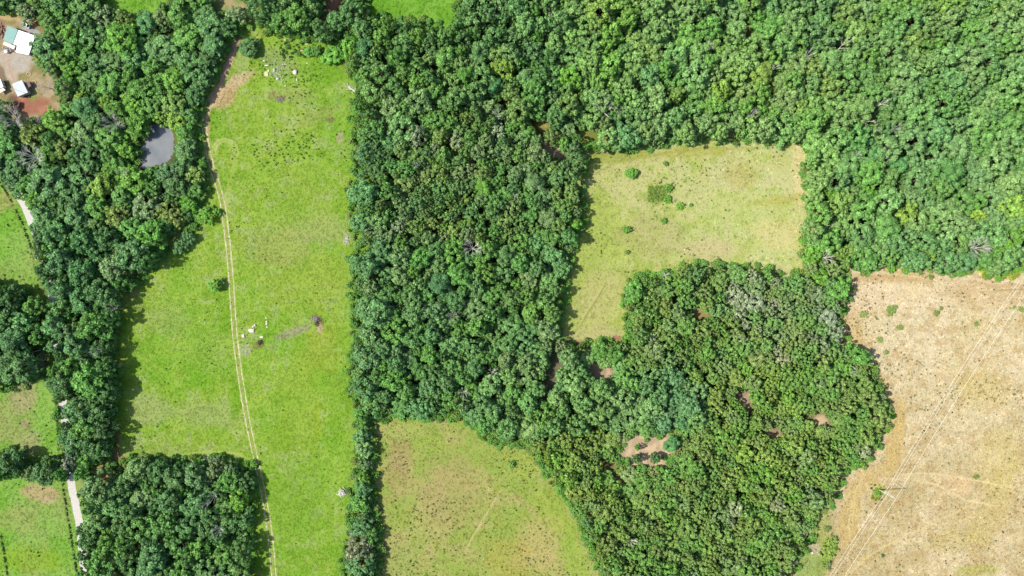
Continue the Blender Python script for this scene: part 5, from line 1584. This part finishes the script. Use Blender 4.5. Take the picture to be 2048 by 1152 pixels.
# ------------------------------------------------------------------ wire fences
M_POST = plain('grey_fence_post', (.20, .17, .14), .9, .3, 3)
for pts, lab in [([(-20, 330), (0, 364), (20, 398), (38, 440), (52, 472), (64, 500), (78, 556)], 'post and wire fence crossing the upper west pasture'),
                 ([(106, 770), (112, 806), (116, 850), (118, 900)], 'post and wire fence left of the wood on the middle west pasture'),
                 ([(124, 962), (134, 1030), (146, 1100), (156, 1165)], 'post and wire fence left of the gravel road at the bottom'),
                 ([(0, 1066), (9, 1115), (17, 1165)], 'short fence in the bottom left picture corner'),
                 ([(1656, 1032), (1660, 1060), (1668, 1090), (1664, 1120), (1650, 1165)], 'overgrown fence between the grass strip and the straw field')]:
    wp = resample([W(*p)[:2] for p in pts], 4.0)
    X, Y = wp[0]
    fr = empty('wire_fence', (X, Y, 0), 0, lab, 'fence', 'wire fences of the pastures')
    for p in wp:
        v, f = [], []
        tube(v, f, (p[0] - X, p[1] - Y, -.1), (p[0] - X + random.uniform(-.05, .05), p[1] - Y, 1.35), .09, .08, 6)
        mesh_obj('post', v, f, M_POST, fr)
    for z in (.35, .7, 1.05, 1.28):
        v, f = [], []
        for p, q in zip(wp[:-1], wp[1:]):
            tube(v, f, (p[0] - X, p[1] - Y + .1, z), (q[0] - X, q[1] - Y + .1, z), .012, .012, 4)
        mesh_obj('wire', v, f, M_POST, fr)

# ------------------------------------------------------------------ grass and weeds
def tuft_obj(seed, n_, spread, h, w_):
    r = np.random.default_rng(seed)
    v, f, L = [], [], []
    for _ in range(n_):
        a = r.uniform(0, 6.28)
        p = np.array([*r.normal(0, spread * .35, 2), 0])
        out = np.array([math.cos(a), math.sin(a), 0]); sd_ = np.array([-out[1], out[0], 0]) * w_ * r.uniform(.6, 1.3)
        m_ = p + out * spread * .35 + np.array([0, 0, h * r.uniform(.6, 1)])
        t_ = p + out * spread * r.uniform(.6, 1.05) + np.array([0, 0, h * r.uniform(.3, .9)])
        b0 = len(v)
        v += [p - sd_, p + sd_, m_ + sd_ * .9, m_ - sd_ * .9, t_]
        f += [(b0, b0 + 1, b0 + 2, b0 + 3), (b0 + 3, b0 + 2, b0 + 4)]
        L += [r.uniform(.75, 1.25)] * 5
    o_ = mesh_obj('tuft', v, f, M_GRASS, link=False)
    a_ = o_.data.attributes.new('leaf', 'FLOAT', 'POINT')
    a_.data.foreach_set('value', np.array(L, np.float32))
    return o_


TUFTS = [tuft_obj(i, 16, .75, .32, .11) for i in range(4)] + [tuft_obj(10 + i, 22, .6, .55, .13) for i in range(3)]


def in_any(names, x, y):
    m_ = np.zeros(len(x), bool)
    for q in names:
        m_ |= inside(FIELDS[q], x, y)
    return m_


pos, rot, scl, pid, tint = [], [], [], [], []
for names, box, dens, lo, hi, jit in [
    (['pasture'], (210, 730, 60, 1160), 1.3, .35, .85, .12), (['westpasture', 'westpasture2', 'westpasture3'], (-20, 170, 330, 1160), .9, .35, .85, .11), (['meadow'], (1110, 1625, 270, 695), 1.0, .35, .8, .2),
    (['lowermeadow'], (740, 1220, 825, 1160), 1.0, .35, .8, .22), (['dryfield'], (1570, 2060, 515, 1160), 1.9, .35, .8, .22), (['topfield', 'cornerfield'], (200, 920, -10, 60), .8, .5, 1.0, .18)]:
    area = (box[1] - box[0]) * (box[3] - box[2]) * PX * PX
    n_ = int(area * dens)
    x = rng.uniform(box[0], box[1], n_); y = rng.uniform(box[2], box[3], n_)
    k = in_any(names, x + rng.normal(0, 6, n_), y + rng.normal(0, 6, n_))
    x, y = x[k], y[k]
    k = pline_dist(TRACK, x, y) > 7
    k &= pline_dist(ROAD, x, y) > 10
    for pts_, w_ in LINES:
        k &= pline_dist(pts_, x, y) > w_ * .9
    x, y = x[k], y[k]
    c = soil_at(x, y) * (1 + rng.normal(0, jit, (len(x), 1)))
    s = rng.uniform(lo, hi, len(x))
    pos.append(np.stack([(x - 1024) * PX, (576 - y) * PX, np.zeros(len(x))], 1)); rot.append(np.stack([np.zeros(len(x)), np.zeros(len(x)), rng.uniform(0, 6.28, len(x))], 1))
    scl.append(np.stack([s, s, s * rng.uniform(.35, .8, len(x))], 1)); pid.append(rng.integers(0, 4, len(x))); tint.append(np.clip(c * 1.32, .01, .85))
scatter('grass_tufts', TUFTS, np.concatenate(pos), np.concatenate(rot), np.concatenate(scl), np.concatenate(pid), np.concatenate(tint))

pos, rot, scl, pid, tint = [], [], [], [], []


def weeds(names, box, n_, lo, hi, col, clump=0.0, jit=.25):
    x = rng.uniform(box[0], box[1], n_); y = rng.uniform(box[2], box[3], n_)
    k = in_any(names, x, y) if names else np.ones(n_, bool)
    if clump:
        k &= rng.random(n_) < np.clip((fbm(x, y, 60, 77) - clump) * 6, 0.04, 1)
    x, y = x[k], y[k]
    s = rng.uniform(lo, hi, len(x))
    pos.append(np.stack([(x - 1024) * PX, (576 - y) * PX, np.zeros(len(x))], 1)); rot.append(np.stack([np.zeros(len(x)), np.zeros(len(x)), rng.uniform(0, 6.28, len(x))], 1))
    scl.append(np.stack([s, s, s], 1)); pid.append(rng.integers(4, 7, len(x))); tint.append(np.clip(np.array(col)[None] * (1 + rng.normal(0, jit, (len(x), 1))), .01, .7))


weeds(['meadow'], (1160, 1620, 280, 560), 1300, .35, .9, (.12, .20, .04), .5)
weeds(['lowermeadow'], (745, 1215, 830, 1160), 1700, .3, .8, (.10, .14, .04), .5)
weeds(['dryfield'], (1690, 2060, 540, 900), 1000, .35, .9, (.20, .20, .07), .5)
weeds(['dryfield'], (1570, 2060, 520, 1160), 900, .3, .8, (.13, .12, .05), .45)
weeds(['pasture'], (230, 712, 60, 1160), 1500, .3, .75, (.075, .16, .025), .49)
weeds(['pasture'], (500, 720, 70, 330), 800, .4, .9, (.07, .17, .025), .5)
weeds(['westpasture', 'westpasture2', 'westpasture3'], (-10, 165, 330, 1160), 500, .4, .9, (.06, .13, .03), .45)
weeds([], (1296, 1332, 372, 404), 110, .6, 1.2, (.15, .25, .045))
weeds([], (560, 610, 78, 116), 60, .6, 1.3, (.05, .11, .025))
weeds([], (1740, 1768, 968, 1000), 40, .5, 1.1, (.15, .22, .03))
weeds([], (1966, 2036, 524, 558), 260, .8, 1.8, (.22, .26, .035))
for a_, b_ in (((0, 364), (64, 500)), ((112, 806), (118, 900)), ((124, 962), (155, 1152)), ((2, 1070), (16, 1152))):
    n_ = int(math.hypot(a_[0] - b_[0], a_[1] - b_[1]) * .4)
    for i in range(n_):
        t_ = rng.random()
        x, y = a_[0] + (b_[0] - a_[0]) * t_ + rng.normal(0, .8), a_[1] + (b_[1] - a_[1]) * t_
        if a_ == (0, 364):
            x -= 6 * math.sin(t_ * 3.14) * -1
        pos.append(np.array([[(x - 1024) * PX, (576 - y) * PX, 0]])); rot.append(np.array([[0, 0, rng.uniform(0, 6.28)]])); s = rng.uniform(.5, 1.0)
        scl.append(np.array([[s, s, s]])); pid.append(np.array([4])); tint.append(np.array([[.05, .085, .025]]) * rng.uniform(.7, 1.2))
scatter('weeds', TUFTS, np.concatenate(pos), np.concatenate(rot), np.concatenate(scl), np.concatenate(pid), np.concatenate(tint))
